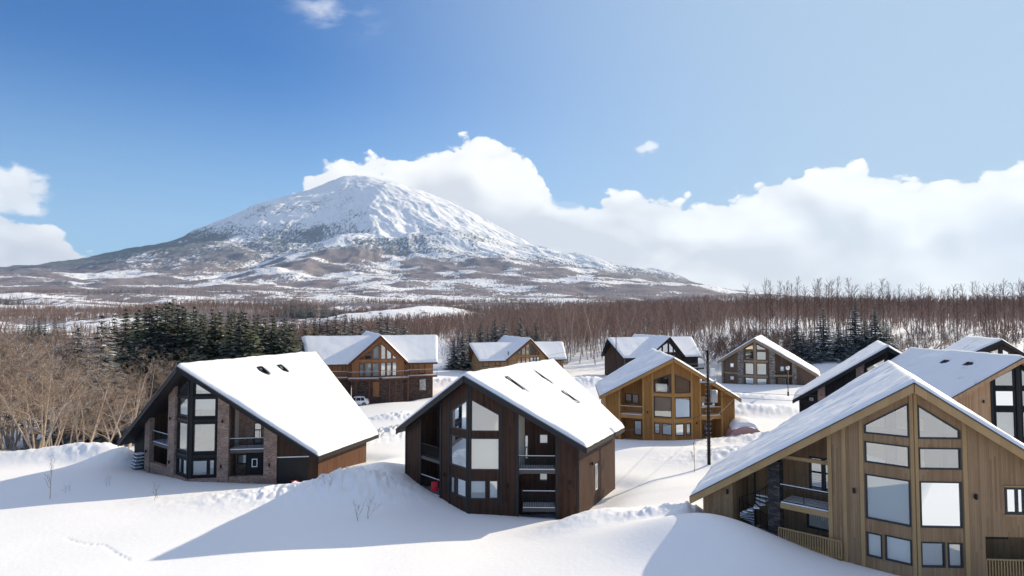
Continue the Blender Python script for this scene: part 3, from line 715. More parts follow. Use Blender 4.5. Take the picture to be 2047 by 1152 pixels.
# ==== brick chalet on the left =============================================
def house_brick():
    h = House('chalet', 'black chalet with brick pillars and tall prow windows under the wide white roof at left', (-27.92, 60.79), 16.5, 11.93, 10.97, 3.45, 3.48, 11.61, 5.0, 16.09, oh=1.5)
    h.roof(M['greytrim'], M['black'], 0.40, 0.30, [(1.6, 4.2, .55, .42, .3), (1.65, 7.25, .55, .42, .3)], seed=2)
    h.skylight(1.6, 4.2, .85, 1.2); h.skylight(1.65, 7.25, .85, 1.2)
    BW = M['charcoal']; F = h.F
    Rw = [([(.40, 8.97), (2.25, 8.97), (2.25, 9.20), (.40, 10.28)], True), (rect(.36, 6.98, 2.25, 8.64), True), (rect(.36, 3.84, 2.25, 6.4), False), (rect(.30, 1.75, 1.62, 3.15), True), (rect(1.72, 1.75, 2.22, 3.15), True)]
    Lw = [([(.25, 8.97), (2.3, 8.97), (2.3, 9.15), (.25, 10.4)], True), (rect(.25, 7.0, 2.3, 8.64), True), (rect(.25, 3.84, 2.3, 6.4), False), (rect(.3, 1.75, 1.3, 3.15), True), (rect(1.4, 1.75, 2.3, 3.15), True)]
    rr = [(rect(3.55, 2.2, 4.6, 3.1), True), (rect(5.1, 2.3, 5.75, 3.1), True), (rect(5.0, 4.0, 5.7, 6.0), False)]
    lr = [(rect(4.3, 2.3, 5.0, 3.2), True)]
    h.wall(1, [(0, 2.45, 'wall')], Rw, BW); h.wall(-1, [(0, 2.5, 'wall')], Lw, BW)
    h.wall(1, [(3.42, 6.45, 'rec')], rr, M['brick'], D=2.2, recmat=M['brick'])
    h.wall(-1, [(3.9, 7.9, 'rec')], lr, M['darkbrown2'], D=2.2)
    h.wall(1, [(7.6, h.send[1], 'wall')], [], M['darkbrown2']); h.wall(-1, [(9.0, h.send[-1], 'wall')], [], BW)
    for i, ws in ((1, Rw), (-1, Lw)):
        for p, b in ws: h.window(F[i], p, b, .08, mat=M['black'])
    for p, b in rr: h.window(F[1], p, b, .07, t=2.2)
    for p, b in lr: h.window(F[-1], p, b, .07, t=2.2)
    h.post(1, 0, .3, M['black'], 1.5, t0=-.12); h.post(-1, 0, .2, M['black'], 1.5, t0=-.12)
    # brick pillars and plinth
    def col(i, a, b, t0=-.25, t1=.45, zt=None, zb=-1): h.post(i, a, b, M['brick'], zb, zt, t0, t1, 'brick_pillar')
    col(1, 2.46, 3.42, -.22, 2.2); col(1, 6.47, 7.6); col(-1, 2.52, 3.9, -.22, 2.2); col(-1, 7.92, 9.0)
    for i, a, b in ((1, 0.01, 2.44), (-1, 0.01, 2.5)): h.band(i, a, b, -1, 1.55, M['brick'], -.2, 'plinth')
    h.band(1, 3.44, 6.45, -1, 1.6, M['brick'], -.1, 'plinth', t1=.3); h.band(-1, 3.92, 7.9, -1, 1.9, M['brick'], -.1, 'plinth', t1=.3)
    h.balcony(1, 3.44, 6.45, 3.95, 2.19, M['black'], 1.0, wires=True); h.balcony(-1, 3.92, 7.9, 3.85, 2.19, M['black'], 1.05, wires=True)
    h.band(1, 4.75, 6.45, 1.62, 3.6, BW, .5, 'entry_panel', .6)
    h.window(F[1], rect(5.3, 2.3, 5.75, 3.0), True, .05, t=.49, mat=M['white'])
    h.band(1, 7.62, 10.3, 0.8, 3.15, M['black'], -.06, 'dark_panel'); h.band(1, 7.62, 10.4, 3.16, 3.24, M['white'], -.1, 'ledge')
    for zz in (3.5, 6.65, 8.75): 
        h.band(1, .31, 2.44, zz - .14, zz + .10, M['black'], -.08); h.band(-1, .21, 2.48, zz - .14, zz + .10, M['black'], -.08)
    # stair treads at the left
    for k in range(5):
        mb = MB(); mb.fbox(F[-1], 9.5 - k * .12, 10.4 - k * .12, 1.1 + k * .34, 1.17 + k * .34, -.9, -.15); t = mb.build('stair_tread', M['black'], h.root)
        mb = MB(); mb.fbox(F[-1], 9.52 - k * .12, 10.38 - k * .12, 1.173 + k * .34, 1.25 + k * .34, -.88, -.17); mb.build('tread_snow', M['snow'], t)
    h.sidewall(1, M['sidebrown']); h.sidewall(-1, BW); h.backwall(BW, zf=3.7); h.room(3.66, 2.4)
    for i, a, z in ((1, 2.9, 6.6), (1, 2.85, 2.6), (1, 7.0, 2.6), (-1, 3.2, 6.6), (-1, 3.2, 2.6), (-1, 8.4, 2.9)): h.lamp(i, a, z, -.25)
    return h
H1 = house_brick()

# ==== amber chalet in the middle distance ==================================
def house_orange():
    h = House('chalet', 'amber orange timber chalet with two small balconies, standing behind the tall utility pole', (20.86, 84.48), 5.5, 9.18, 9.1, 5.39, 5.22, 10.7, 3.5, 18.5)
    h.roof(M['orangetrim'], M['orangetrim'], 0.40, 0.26, [(-2.6, 5.7, .6, .16, .4), (-1.6, 6.3, .5, .14, .3), (-4.7, 5.2, .6, .14, .3)], seed=3)
    WD = M['orange']; T = M['orangetrim']
    ws = {1: [([(.24, 6.25), (2.45, 6.25), (2.45, 7.67), (.24, 8.62)], False), (rect(.24, 3.05, 2.45, 5.65), True), (rect(.27, .8, 1.5, 2.26), True), (rect(1.8, .8, 2.46, 2.26), True)],
          -1: [([(.24, 6.25), (2.48, 6.25), (2.48, 7.8), (.24, 8.65)], False), (rect(.22, 3.1, 2.46, 5.66), True), (rect(1.76, .9, 2.44, 2.25), True), (rect(.22, .86, 1.46, 2.25), True)]}
    rw = {1: [(rect(4.3, 4.35, 6.1, 5.5), True), (rect(5.5, .3, 6.6, 1.7), True)], -1: [(rect(5.0, 4.4, 5.85, 5.6), True), (rect(5.95, 4.4, 6.8, 5.6), True), (rect(4.6, .2, 5.6, 2.1), False)]}
    for i in (-1, 1):
        h.wall(i, [(0, 3.98, 'wall'), (3.98, 6.95, 'rec'), (6.95, h.send[i], 'wall')], ws[i] + rw[i], WD, D=1.8)
        for p, b in ws[i]: h.window(h.F[i], p, b, .07)
        for p, b in rw[i]: h.window(h.F[i], p, b, .07, t=1.8)
        for a, b in ((0, .18), (2.52, 2.75), (3.75, 3.98), (6.95, 7.2), (h.send[i] - .14, h.send[i] + .02)): h.post(i, a, b, T)
        h.band(i, .2, 2.5, 5.72, 6.1, T); h.band(i, .2, 2.5, 2.42, 2.9, T)
        h.balcony(i, 3.98, 6.95, 3.12, 1.79, T, 1.1, 0.2, edge=T, edgeh=.45)
        h.lamp(i, 3.3, 2.3 if i == 1 else 3.6)
        h.sidewall(i, WD)
    h.backwall(WD, zf=2.9); h.room(2.85)
    return h
H3 = house_orange()

# ==== tan chalet in the right foreground ===================================
def house_tan():
    h = House('chalet', 'large tan cedar chalet nearest on the right, spiral stair under its long white roof', (23.17, 37.58), 26.5, 12.53, 9.5, 3.97, 5.9, 12.46, 4.0, 12.61)
    h.roof(M['tan'], M['tantrim'], 0.46, 0.24, [(1.6, -2.2, .6, .07, .9), (2.6, -1.9, .5, .06, .95), (5.2, -1.1, .8, .06, .95), (6.6, -.6, .6, .06, .95)], seed=4, streak=0.16)
    WD = M['tan']; T = M['tantrim']
    ws = {1: [([(.24, 9.43), (2.39, 9.43), (2.39, 9.86), (.24, 11.22)], False), (rect(.24, 7.8, 2.39, 8.92), False), (rect(.24, 4.72, 2.38, 7.13), True), (rect(.21, 2.63, 1.42, 3.93), True), (rect(1.6, 2.64, 2.34, 3.91), True)],
          -1: [([(.24, 9.45), (2.42, 9.42), (2.42, 9.86), (.24, 11.27)], False), (rect(.26, 7.8, 2.42, 8.95), False), (rect(.26, 4.68, 2.42, 7.12), True), (rect(1.68, 2.6, 2.42, 3.9), True), (rect(.26, 2.62, 1.5, 3.95), True)]}
    rw = [(rect(4.65, 5.0, 5.45, 7.15), False), (rect(5.5, 5.0, 6.3, 7.15), False), (rect(4.6, 2.7, 6.5, 4.0), False)]
    sw = [(rect(4.6, 5.5, 5.6, 6.88), True)]
    h.wall(-1, [(0, 4.4, 'wall'), (4.4, 10.3, 'rec'), (10.3, h.send[-1], 'wall')], ws[-1] + rw, WD, D=2.4)
    h.wall(1, [(0, 3.52, 'wall'), (3.52, 8.2, 'wall')], ws[1], WD, zb=4.29) if 0 else None
    # right facet: full wall above, open corner below from s=3.52
    F = h.F[1]; mb = MB(); e = h.send[1]
    mb.plate(F, [(0, -1), (3.52, -1), (3.52, 4.29), (e, 4.29), (e, h.zt(F, e, 0, 1) - .03), (0, h.zt(F, 0, 0, 1) - .03)], [w[0] for w in ws[1]] + [sw[0][0]], 0, .2)
    mb.fbox(F, 3.52, e, -1, 4.27, 2.6, 2.8); mb.fbox(F, 3.32, 3.52, -1, 4.28, .201, 2.8); mb.build('wall', WD, h.root)
    h.window(F, rect(4.2, 3.35, 6.4, 4.1), True, .07, t=2.6)
    for i in (-1, 1):
        for p, b in ws[i]: h.window(h.F[i], p, b, .055)
        for a, b in ((0, .17), (2.5, 2.7), (3.42, 3.62)) if i == -1 else ((0, .17), (2.46, 2.68)): h.post(i, a, b, T)
    h.post(1, e - .15, e + .02, T); h.post(-1, 4.2, 4.42, T)
    h.window(h.F[1], sw[0][0], True, .09, mull=((5.15, 5.25),)); h.band(1, 4.5, 5.7, 6.91, 6.99, T); h.band(1, 4.5, 5.7, 5.39, 5.47, T)
    for p, b in rw[:2]: h.window(h.F[-1], p, b, .09, t=2.4)
    h.window(h.F[-1], rw[2][0], True, .07, t=2.4)
    for p in ((5.5, 6.28),): pass
    # recess of the left facet: upper deck, brick column, beam
    h.balcony(-1, 4.42, 7.25, 4.55, 2.39, M['black'], 1.1, wires=True, edge=T, edgeh=.32)
    h.band(-1, 4.42, 7.25, 7.2, 7.42, T, .35, 'beam', .55)
    h.post(-1, 7.27, 8.0, M['darkstone'], -1, 7.0, .0, .65, 'stone_pillar')
    h.balcony(-1, 3.66, 7.25, 2.05, 1.2, T, 1.1, 0.14, edge=T, out=.35, snowy=False, bw=.035)
    h.balcony(1, 3.55, 8.4, 2.05, 2.0, T, 1.05, 0.15, edge=T, snowy=False, bw=.035)
    h.lamp(-1, 3.0, 6.1); h.lamp(1, 3.05, 6.4); h.lamp(-1, 5.0, 8.6, 2.4); h.lamp(-1, 7.0, 6.9, 2.4); h.lamp(-1, 10.6, 4.6)
    # spiral stair under the eave
    F = h.F[-1]; c = F.p(9.2, 0, .9); pm = MB(); pm.tube([(c[0], c[1], .5), (c[0], c[1], 6.0)], .07, 8); pole_ = pm.build('stair_pole', M['black'], h.root)
    N = 13
    for k in range(N):
        a0 = 0.9 + k * 0.42; z = 2.0 + k * 0.2; a1 = a0 + .40; r0, r1 = .08, .95
        pts = [(c[0] + r0 * math.cos(a0), c[1] + r0 * math.sin(a0)), (c[0] + r1 * math.cos(a0), c[1] + r1 * math.sin(a0)), (c[0] + r1 * math.cos(a1), c[1] + r1 * math.sin(a1)), (c[0] + r0 * math.cos(a1), c[1] + r0 * math.sin(a1))]
        for nm, z0, z1, mt, par in (('stair_tread', z, z + .04, M['black'], h.root), ('tread_snow', z + .043, z + .12, M['snow'], None)):
            m_ = MB(); lo = [(p[0], p[1], z0) for p in pts]; hi = [(p[0], p[1], z1) for p in pts]
            m_.face(lo); m_.face(hi)
            for q_ in range(4): m_.face([lo[q_], lo[(q_ + 1) % 4], hi[(q_ + 1) % 4], hi[q_]])
            if par is not None: last = m_.build(nm, mt, par)
            else: m_.build(nm, mt, last)
    rm = MB(); rm.tube([(c[0] + .97 * math.cos(.9 + k * .21), c[1] + .97 * math.sin(.9 + k * .21), 3.0 + k * .1) for k in range(30)], .022, 5)
    for k in range(0, 30, 2): a_ = .9 + k * .21; rm.tube([(c[0] + .97 * math.cos(a_), c[1] + .97 * math.sin(a_), 2.05 + k * .1), (c[0] + .97 * math.cos(a_), c[1] + .97 * math.sin(a_), 3.0 + k * .1)], .012, 4)
    rm.build('stair_rail', M['black'], h.root)
    for i in (-1, 1): h.sidewall(i, WD)
    h.backwall(WD, zf=4.4); h.room(4.36)
    return h
H6 = house_tan()

# ==== new cedar house at the right edge ====================================
def house_peach():
    h = House('chalet', 'fresh cedar house cut by the right edge, tall black-framed glazing beside its shaded roof', (48.21, 61.0), -0.5, 9.0, 9.0, 6.8, 6.8, 12.1, 0.8, 16.0, oh=.7, Lb=15.2)
    h.roof(M['peach'], M['peach'], 0.40, 0.22, [(-1.83, 7.2, .35, .5, .1), (-1.8, 3.8, .3, .5, .1), (-2.55, 3.4, .12, .3, .1), (-4.2, -.5, .1, .3, 0), (-4.0, 1.8, .1, .25, 0)], seed=5)
    h.skylight(-1.83, 7.2, .7, .6); h.skylight(-1.8, 3.8, .7, .6)
    WD = M['peach']; ws = {-1: [], 1: []}
    for i in (-1, 1):
        for z0, z1 in ((1.2, 3.9), (4.5, 6.95), (7.45, 8.95)): ws[i].append((rect(.35, z0, 2.1, z1), z0 < 7))
        ws[i].append(([(.35, 9.35), (2.1, 9.35), (2.1, 10.1), (.35, 11.05)], False))
        h.wall(i, [(0, 2.45, 'wall')], ws[i], M['charcoal']); h.wall(i, [(2.45, h.send[i], 'wall')], [], WD)
        for p, b in ws[i]: h.window(h.F[i], p, b, .07, mat=M['black'])
        h.post(i, 0, .2, M['black']); h.post(i, 2.3, 2.5, M['black']); h.sidewall(i, WD); h.lamp(i, 3.2, 7.9)
    h.backwall(WD, zf=4.1); h.room(4.1, 2.4)
    return h
H7 = house_peach()

# ==== stone and timber chalet farther back =================================
def house_stone():
    h = House('chalet', 'muted brown chalet with stone pillars and a tan door, beyond the street lamp', (54.2, 141.63), 25, 8.16, 12.74, 5.83, 3.26, 11.18, 4.0, 18)
    h.roof(M['fartrim'], M['fartrim'], .5, .30, [], seed=6)
    WD = M['farbrown']; T = M['fartrim']; ws = {1: [], -1: []}
    for i in (-1, 1):
        ws[i] = [([(.35, 8.75), (2.35, 8.75), (2.35, 9.0), (.35, 10.05)], False), (rect(.35, 6.55, 2.35, 8.4), False), (rect(.35, 3.35, 2.4, 5.85), True), (rect(.35, 1.25, 2.4, 2.6), True)]
    h.wall(-1, [(0, 2.6, 'wall'), (2.6, h.send[-1], 'wall')], ws[-1] + [(rect(5.2, 4.7, 6.0, 5.5), True), (rect(5.2, 1.9, 6.0, 2.6), True)], WD)
    h.wall(1, [(0, 4.1, 'wall'), (4.1, 7.6, 'rec'), (7.6, h.send[1], 'wall')], ws[1] + [(rect(5.6, 4.2, 6.3, 5.1), True)], WD, D=1.2)
    for i in (-1, 1):
        for p, b in ws[i]: h.window(h.F[i], p, b, .09, mat=M['dark'])
        h.post(i, 0, .28, T); h.band(i, .3, 2.6, 6.0, 6.45, T); h.band(i, .3, 2.6, 2.7, 3.25, T); h.sidewall(i, WD)
    h.window(h.F[-1], rect(5.2, 4.7, 6.0, 5.5), True, .09, mat=M['white']); h.window(h.F[-1], rect(5.2, 1.9, 6.0, 2.6), True, .09, mat=M['white']); h.window(h.F[1], rect(5.6, 4.2, 6.3, 5.1), True, .09, t=1.2, mat=M['white'])
    for i, a, b in ((-1, 2.65, 4.0), (1, 2.9, 4.1), (1, 7.6, 8.45), (-1, 7.6, 8.0)): h.post(i, a, b, M['stone'], t0=-.3, t1=-.003, name='stone_pillar')
    h.band(-1, 4.05, 7.5, 3.2, 3.5, T); h.band(1, 4.1, 7.6, 3.0, 3.4, T, -.03, t1=1.1)
    h.band(-1, .0, 7.5, -1, .95, M['stone'], -.2, 'plinth'); h.band(1, 0, 4.1, -1, .95, M['stone'], -.2, 'plinth')
    mb = MB(); mb.fbox(h.F[1], 5.0, 6.1, -.2, 2.7, 1.1, 1.19); d = mb.build('door', M['fartrim'], h.root)
    mb = MB(); mb.fbox(h.F[1], 5.95, 6.0, 1.1, 1.5, 1.02, 1.095); mb.build('handle', M['black'], d)
    h.window(h.F[1], rect(6.25, .2, 6.55, 2.5), True, .05, t=1.2, mat=M['white'])
    h.backwall(WD, holes=False, inter=False); h.room(2.9, 2.6)
    return h
H9 = house_stone()

# ==== black-sided chalet with a long roof ==================================
def house_dark2():
    h = House('chalet', 'black chalet with red brick pillars, half hidden behind the two nearest right roofs', (47.17, 80.6), 26, 10.8, 8.8, 4.87, 6.6, 12.32, 4.0, 12.5)
    h.roof(M['black'], M['black'], .42, .26, [(-2.2, 4, .5, .12, .5), (-3.4, 2.5, .5, .1, .5)], seed=7, streak=.05)
    WD = M['charcoal']; ws = {i: [([(.3, 9.2), (2.4, 9.2), (2.4, 9.6), (.3, 10.9)], False), (rect(.3, 4.7, 2.4, 8.6), False)] for i in (-1, 1)}
    for i in (-1, 1):
        h.wall(i, [(0, h.send[i], 'wall')], ws[i], WD); h.sidewall(i, WD)
        for p, b in ws[i]: h.window(h.F[i], p, b, .08)
        h.post(i, 2.6, 3.5, M['brick'], t0=-.3, name='brick_pillar'); h.post(i, 7.3, 8.2, M['brick'], t0=-.3, name='brick_pillar')
        h.post(i, 0, .2, M['black'])
    h.window(h.F[-1], rect(8.9, 5.0, 9.3, 5.3), True, .04, t=-.05, mat=M['white']); 
    h.backwall(WD, zf=4.4); h.room(4.4, 2.5)
    return h
H10 = house_dark2()

def house_far_right():
    h = House('chalet', 'dark gabled house farthest to the right, roof rising behind the shaded roof', (84.31, 111.8), 18, 8.8, 8.8, 6.6, 6.6, 12.02, 4.0, 12.5)
    h.roof(M['darkbrown2'], M['greytrim'], .5, .26, [(-3, 3, .5, .12, .5), (-1.5, 4, .4, .1, .5)], seed=8)
    WD = M['darkbrown2']
    for i in (-1, 1):
        ws = [([(.3, 8.1), (1.6, 8.1), (1.6, 9.9), (.3, 10.5)], False), ([(1.8, 8.1), (3.4, 8.1), (3.4, 8.8), (1.8, 9.7)], False), (rect(.3, 4, 3.4, 7.5), False)]
        h.wall(i, [(0, h.send[i], 'wall')], ws, WD); h.sidewall(i, WD); h.post(i, 0, .15, M['greytrim'])
        for p, b in ws: h.window(h.F[i], p, b, .09)
    h.backwall(WD, zf=4.0); h.room(3.9, 3.6)
    return h
H11 = house_far_right()

# ==== cross-gabled houses at the back ======================================
def wing_house(name, label, O, yaw, WL, WR, zEL, zER, zR, Bv, uL, uR, ve, zWE, zWR, span, mats, base, seed, glass, ridge_ext=1.3, lowz=None, lowmat=None):
    """central gable plus a wing on either side; the ridge of the wings runs along u"""
    wall, trim, low = mats
    h = House(name, label, O, yaw, WL, WR, zEL, zER, zR, 1.0, Bv, oh=.7, Lb=Bv - 1)
    h.roof(wall, trim, .42, .26, [(-2.2, 6, .4, .12, .4)], seed=seed)
    lz = lowz if lowz is not None else -1
    for i in (-1, 1):
        ws = glass[i]
        h.wall(i, [(0, h.send[i], 'wall')], ws, wall, zb=lz)
        for w in ws: h.window(h.F[i], w[0], w[1], .08, mat=trim)
    if lowz is not None:
        for i in (-1, 1): mb = MB(); mb.fbox(h.F[i], 0, h.send[i], -1, lz - .003, 0.06, .3); mb.build('lower_wall', low, h.root)
    # wings
    rf = MB(); sn = []; hs = span
    f = Frame((0, ve), (1, 0), (0, 1)); k = (zWR - zWE) / hs; oh = .7
    mb = MB()
    for (a, b) in ((uL, -WL + .8), (WR - .8, uR)):
        e0, e1 = (a + .7, b) if a < 0 else (a, b - .7)
        zt = zWE + oh * k - .33
        mb.fbox(f, e0, e1, lz if lowz is not None else -1, zt, oh, oh + .2); mb.fbox(f, e0, e1, -1, zt, 2 * hs - oh - .2, 2 * hs - oh)
        fr = Frame((e0 if a < 0 else e1, ve), (0, 1), (1 if a < 0 else -1, 0))
        mb.plate(fr, [(oh + .2, -1), (2 * hs - oh - .2, -1), (2 * hs - oh - .2, zt), (hs, zWR - .36), (oh + .2, zt)], [], 0, .2)
        if lowz is not None: m2 = MB(); m2.fbox(f, e0 + .05, e1 - .05, -1, lz - .003, oh + .04, oh + .3); m2.build('lower_wall', low, h.root)
    mb.build('wing_wall', wall, h.root)
    th = .30
    for side, (uo, ui) in ((-1, (uL, -WL * .15)), (1, (uR, WR * .15))):
        rm = MB(); sg = side
        for fb in (0, 1):
            v_e = ve if fb == 0 else ve + 2 * hs; vr = ve + hs
            # inner end follows the valley with the central roof
            def inner(v, z): return side * (zR - z - 0.0) / h.k[side] * 1.0
            pts = [(uo, v_e, zWE), (side * max(abs(inner(v_e, zWE)) - .3, .2), v_e, zWE), (side * max(abs(inner(vr, zWR)) - .3, .1), vr, zWR), (uo + sg * ridge_ext, vr, zWR)]
            lo = [(p[0], p[1], p[2] - th) for p in pts]; rm.face(pts); rm.face(lo)
            for q_ in (0, 3): rm.face([pts[q_], pts[(q_ + 1) % 4], lo[(q_ + 1) % 4], lo[q_]])
            # snow
            n1, n2 = 26, 40
            A_, B_ = np.meshgrid(np.linspace(0, 1, n1), np.linspace(0, 1, n2), indexing='ij')
            P0, P1, P2, P3 = [np.array(p) for p in pts]
            G = ((1 - A_)[..., None] * ((1 - B_)[..., None] * P0 + B_[..., None] * P1) + A_[..., None] * ((1 - B_)[..., None] * P3 + B_[..., None] * P2))
            de = np.minimum(A_ * hs, B_ * abs(uo - pts[1][0])); pr = np.sqrt(np.clip(de / .3, 0, 1) * (2 - np.clip(de / .3, 0, 1)))
            hh = (.26 + fbm(G[..., 0] / 2, G[..., 1] / 2, 3, seed + fb) * .07) * pr + .012
            sn.append((G[..., 0], G[..., 1], G[..., 2] + hh))
        ro = rm.build('wing_roof', trim, h.root)
        for g in sn: o = grid_obj('roof_snow', *g, M['snow']); o.parent = ro
        sn = []
    h.backwall(wall, holes=False, inter=False); h.room(lz if lowz is not None else 3.2, 3.0)
    h.wf = Frame((0, ve), (1, 0), (0, 1)); h.wt = oh
    hl = (uR - uL) / 2; mx = (uR + uL) / 2; my = ve + hs; cy, sy = math.cos(-R(yaw)), math.sin(-R(yaw))
    HOUSES.append((O[0] + mx * cy - my * sy, O[1] + mx * sy + my * cy, hl - .6, hs - .6, -R(yaw), 0.3))
    return h
def back_houses():
    g = {}
    tri = lambda a, b, z0, za, zb, bl=True: ([(a, z0), (b, z0), (b, zb), (a, za)], bl)
    g[-1] = [tri(.14, 1.3, 8.45, 11.25, 10.3), tri(1.5, 2.65, 8.45, 10.1, 9.25), tri(2.8, 3.6, 8.45, 9.1, 8.55)] + [(rect(a, 5.4, b, 7.85), True) for a, b in ((.14, 1.3), (1.5, 2.65), (2.85, 3.55))]  # pale blinds behind this glazing stand in for its bright reflections
    g[1] = [tri(.14, 1.05, 8.45, 11.25, 10.5), tri(1.2, 2.1, 8.45, 10.35, 9.5), tri(2.25, 3.1, 8.45, 9.3, 8.6)] + [(rect(a, 5.4, b, 7.85), True) for a, b in ((.14, 1.05), (1.2, 2.1), (2.25, 3.1))]
    h = wing_house('chalet', 'red-brown winged house with glazed centre gable, long balcony above the white car', (-23.4, 112.95), -18, 5.51, 5.1, 7.64, 7.68, 12.66, 27.0, -12.0, 10.6, 1.2, 7.6, 12.2, 6.3, (M['redwood'], M['redtrim'], M['redstone']), 2, 11, g, lowz=4.9)
    h.balcony(-1, 0.02, 5.3, 5.2, .9, M['redtrim'], 1.15, .5, out=1.6, edge=M['redtrim'], edgeh=.3, wires=True)
    h.balcony(1, 0.02, 4.9, 5.2, .9, M['redtrim'], 1.15, .5, out=1.6, edge=M['redtrim'], edgeh=.3, wires=True)
    wf = h.wf
    h.balcony(1, 5.0, 10.4, 5.3, .68, M['redtrim'], 1.1, .5, out=.9, edge=M['redtrim'], F=wf, wires=True)
    h.balcony(1, -10.2, -5.4, 5.3, .68, M['redtrim'], 1.1, .5, out=.9, edge=M['redtrim'], F=wf, wires=True)
    for a, b, z0, z1 in ((5.6, 6.2, 6.3, 7.4), (7.2, 8.4, 5.5, 7.4), (7.3, 8.7, 2.4, 4.7), (-8.9, -8.0, 6.3, 7.4), (-6.3, -5.7, 6.3, 7.4)): h.window(wf, rect(a, z0, b, z1), False, .1, t=.69, mat=M['dark'])
    for a in (-3.9, -1.6, 1.2, 2.3, 4.6): mb = MB(); mb.fbox(h.F[1] if a > 0 else h.F[-1], abs(a), abs(a) + .2, 0, 4.88, -1.5, -1.3); mb.build('deck_post', M['redtrim'], h.root)
    mb = MB(); mb.fbox(h.F[-1], .1, 1.2, 1.9, 4.5, -.05, -.003); d = mb.build('door', M['redwood'], h.root); mb = MB(); mb.fbox(h.F[-1], 1.05, 1.1, 2.9, 3.2, -.1, -.052); mb.build('handle', M['black'], d)
    g2 = {-1: [tri(.12, 1.0, 6.3, 9.3, 8.7), tri(1.15, 2.1, 6.3, 8.55, 7.8), tri(2.25, 3.2, 6.3, 7.7, 6.9)] + [(rect(a, 3.9, b, 5.7), True) for a, b in ((.12, 1.0), (1.15, 2.1), (2.25, 3.2))],
          1: [tri(.12, 1.0, 6.3, 9.3, 8.6), tri(1.15, 1.9, 6.3, 8.45, 7.75), tri(2.05, 2.8, 6.3, 7.6, 6.7)] + [(rect(a, 3.9, b, 5.7), True) for a, b in ((.12, 1.0), (1.15, 1.9), (2.05, 2.8))]}
    h5 = wing_house('chalet', 'ochre timber house with dark glazed centre gable, between the red-brown house and the dark one', (4.4, 160.95), -18, 6.1, 5.1, 5.3, 5.45, 10.41, 22.0, -13.0, 10.3, .2, 5.0, 9.1, 5.6, (M['tanhouse'], M['redtrim'], M['darkstone']), 2, 14, g2)
    for a, b, z0, z1 in ((-12.0, -10.3, 3.5, 5.0), (-8.8, -7.4, 3.7, 5.0), (6.9, 8.8, 3.5, 5.0)): h5.window(h5.wf, rect(a, z0, b, z1), True, .16, t=.69, mat=M['dark'])
    for f, a, b in ((h5.wf, -12.3, -5.3), (h5.wf, 4.4, 9.6)): h5.band(1, a, b, -1, 2.9, M['darkstone'], .45, 'plinth', .695, F=f)
    m = MB(); m.tube([(-5.2, 1.2, 5.4), (-5.2, 1.2, 7.2)], .12, 8); m.build('flue', M['black'], h5.root)
    g3 = {-1: [tri(.15, 1.5, 7.2, 9.7, 8.9), tri(1.7, 2.9, 7.2, 8.7, 7.8), (rect(.2, 3.6, 2.6, 6.6), False)], 1: [tri(.15, 1.5, 7.2, 9.7, 8.6), tri(1.65, 2.4, 7.2, 8.4, 7.6), (rect(.2, 3.6, 2.4, 6.6), False)]}
    h8 = wing_house('chalet', 'near-black house with a centre gable and two wings, behind the amber chalet roof', (38.15, 155.95), -18, 5.4, 4.85, 6.3, 6.15, 11.01, 17.0, -11.6, 10.3, .9, 6.0, 10.55, 6.2, (M['darkbrown2'], M['black'], M['darkstone']), 1, 17, g3)
    for a, b, z0, z1 in ((-10.8, -9.1, 4.6, 5.8), (7.2, 9.1, 4.4, 5.7)): h8.window(h8.wf, rect(a, z0, b, z1), True, .16, t=.69, mat=M['dark'])
    h8.balcony(1, 5.6, 10.2, 3.2, .68, M['black'], 1.0, .3, out=1.0, edge=M['black'], F=h8.wf)
    return h, h5, h8
H4, H5, H8 = back_houses()


# ------------------------------------------------------------------ ground meshes
def forest_mask(x, y):
    r = np.hypot(x, y)
    n = fbm(x / 160, y / 120, 5, 70) + .5 * fbm(x / 500, y / 380, 4, 75)
    band = np.sin(np.log(r) * 9 + fbm(x / 600, y / 600, 3, 77) * 3) * .35
    return np.clip(.76 + .12 * np.clip((r - 1200) / 1500, 0, 1) + n * 1.4 + band * (1 - .5 * np.clip((r - 1200) / 1500, 0, 1)), 0.30, 1)
def snow_ground():
    A = np.radians(np.linspace(-62, 62, 1250)); Rr = np.exp(np.linspace(math.log(6), math.log(420), 880))
    a, r = np.meshgrid(A, Rr, indexing='ij'); d = r
    X = np.sin(a) * d; Y = np.cos(a) * d; Z = ground(X, Y)
    # animal tracks
    tr = []
    pts = [(148, 1063), (185, 1073), (222, 1076), (245, 1092), (272, 1106)]
    for k in range(46):
        t = k / 45 * 4; j = min(3, int(t)); f = t - j; px = pts[j][0] * (1 - f) + pts[j + 1][0] * f; py = pts[j][1] * (1 - f) + pts[j + 1][1] * f
        b = (py - 633); dd = (CAMZ - 2.2) * FPX / b; tr.append(((px - 1023.5) / FPX * dd + random.uniform(-.08, .08), dd))
    for (x0, y0) in tr: 
        w = ((X - x0) ** 2 + (Y - y0) ** 2) < .016; Z = np.where(w, Z - .028, Z)
    o = grid_obj('snow_ground', X, Y, Z, M['snow']); o['kind'] = 'structure'; return o
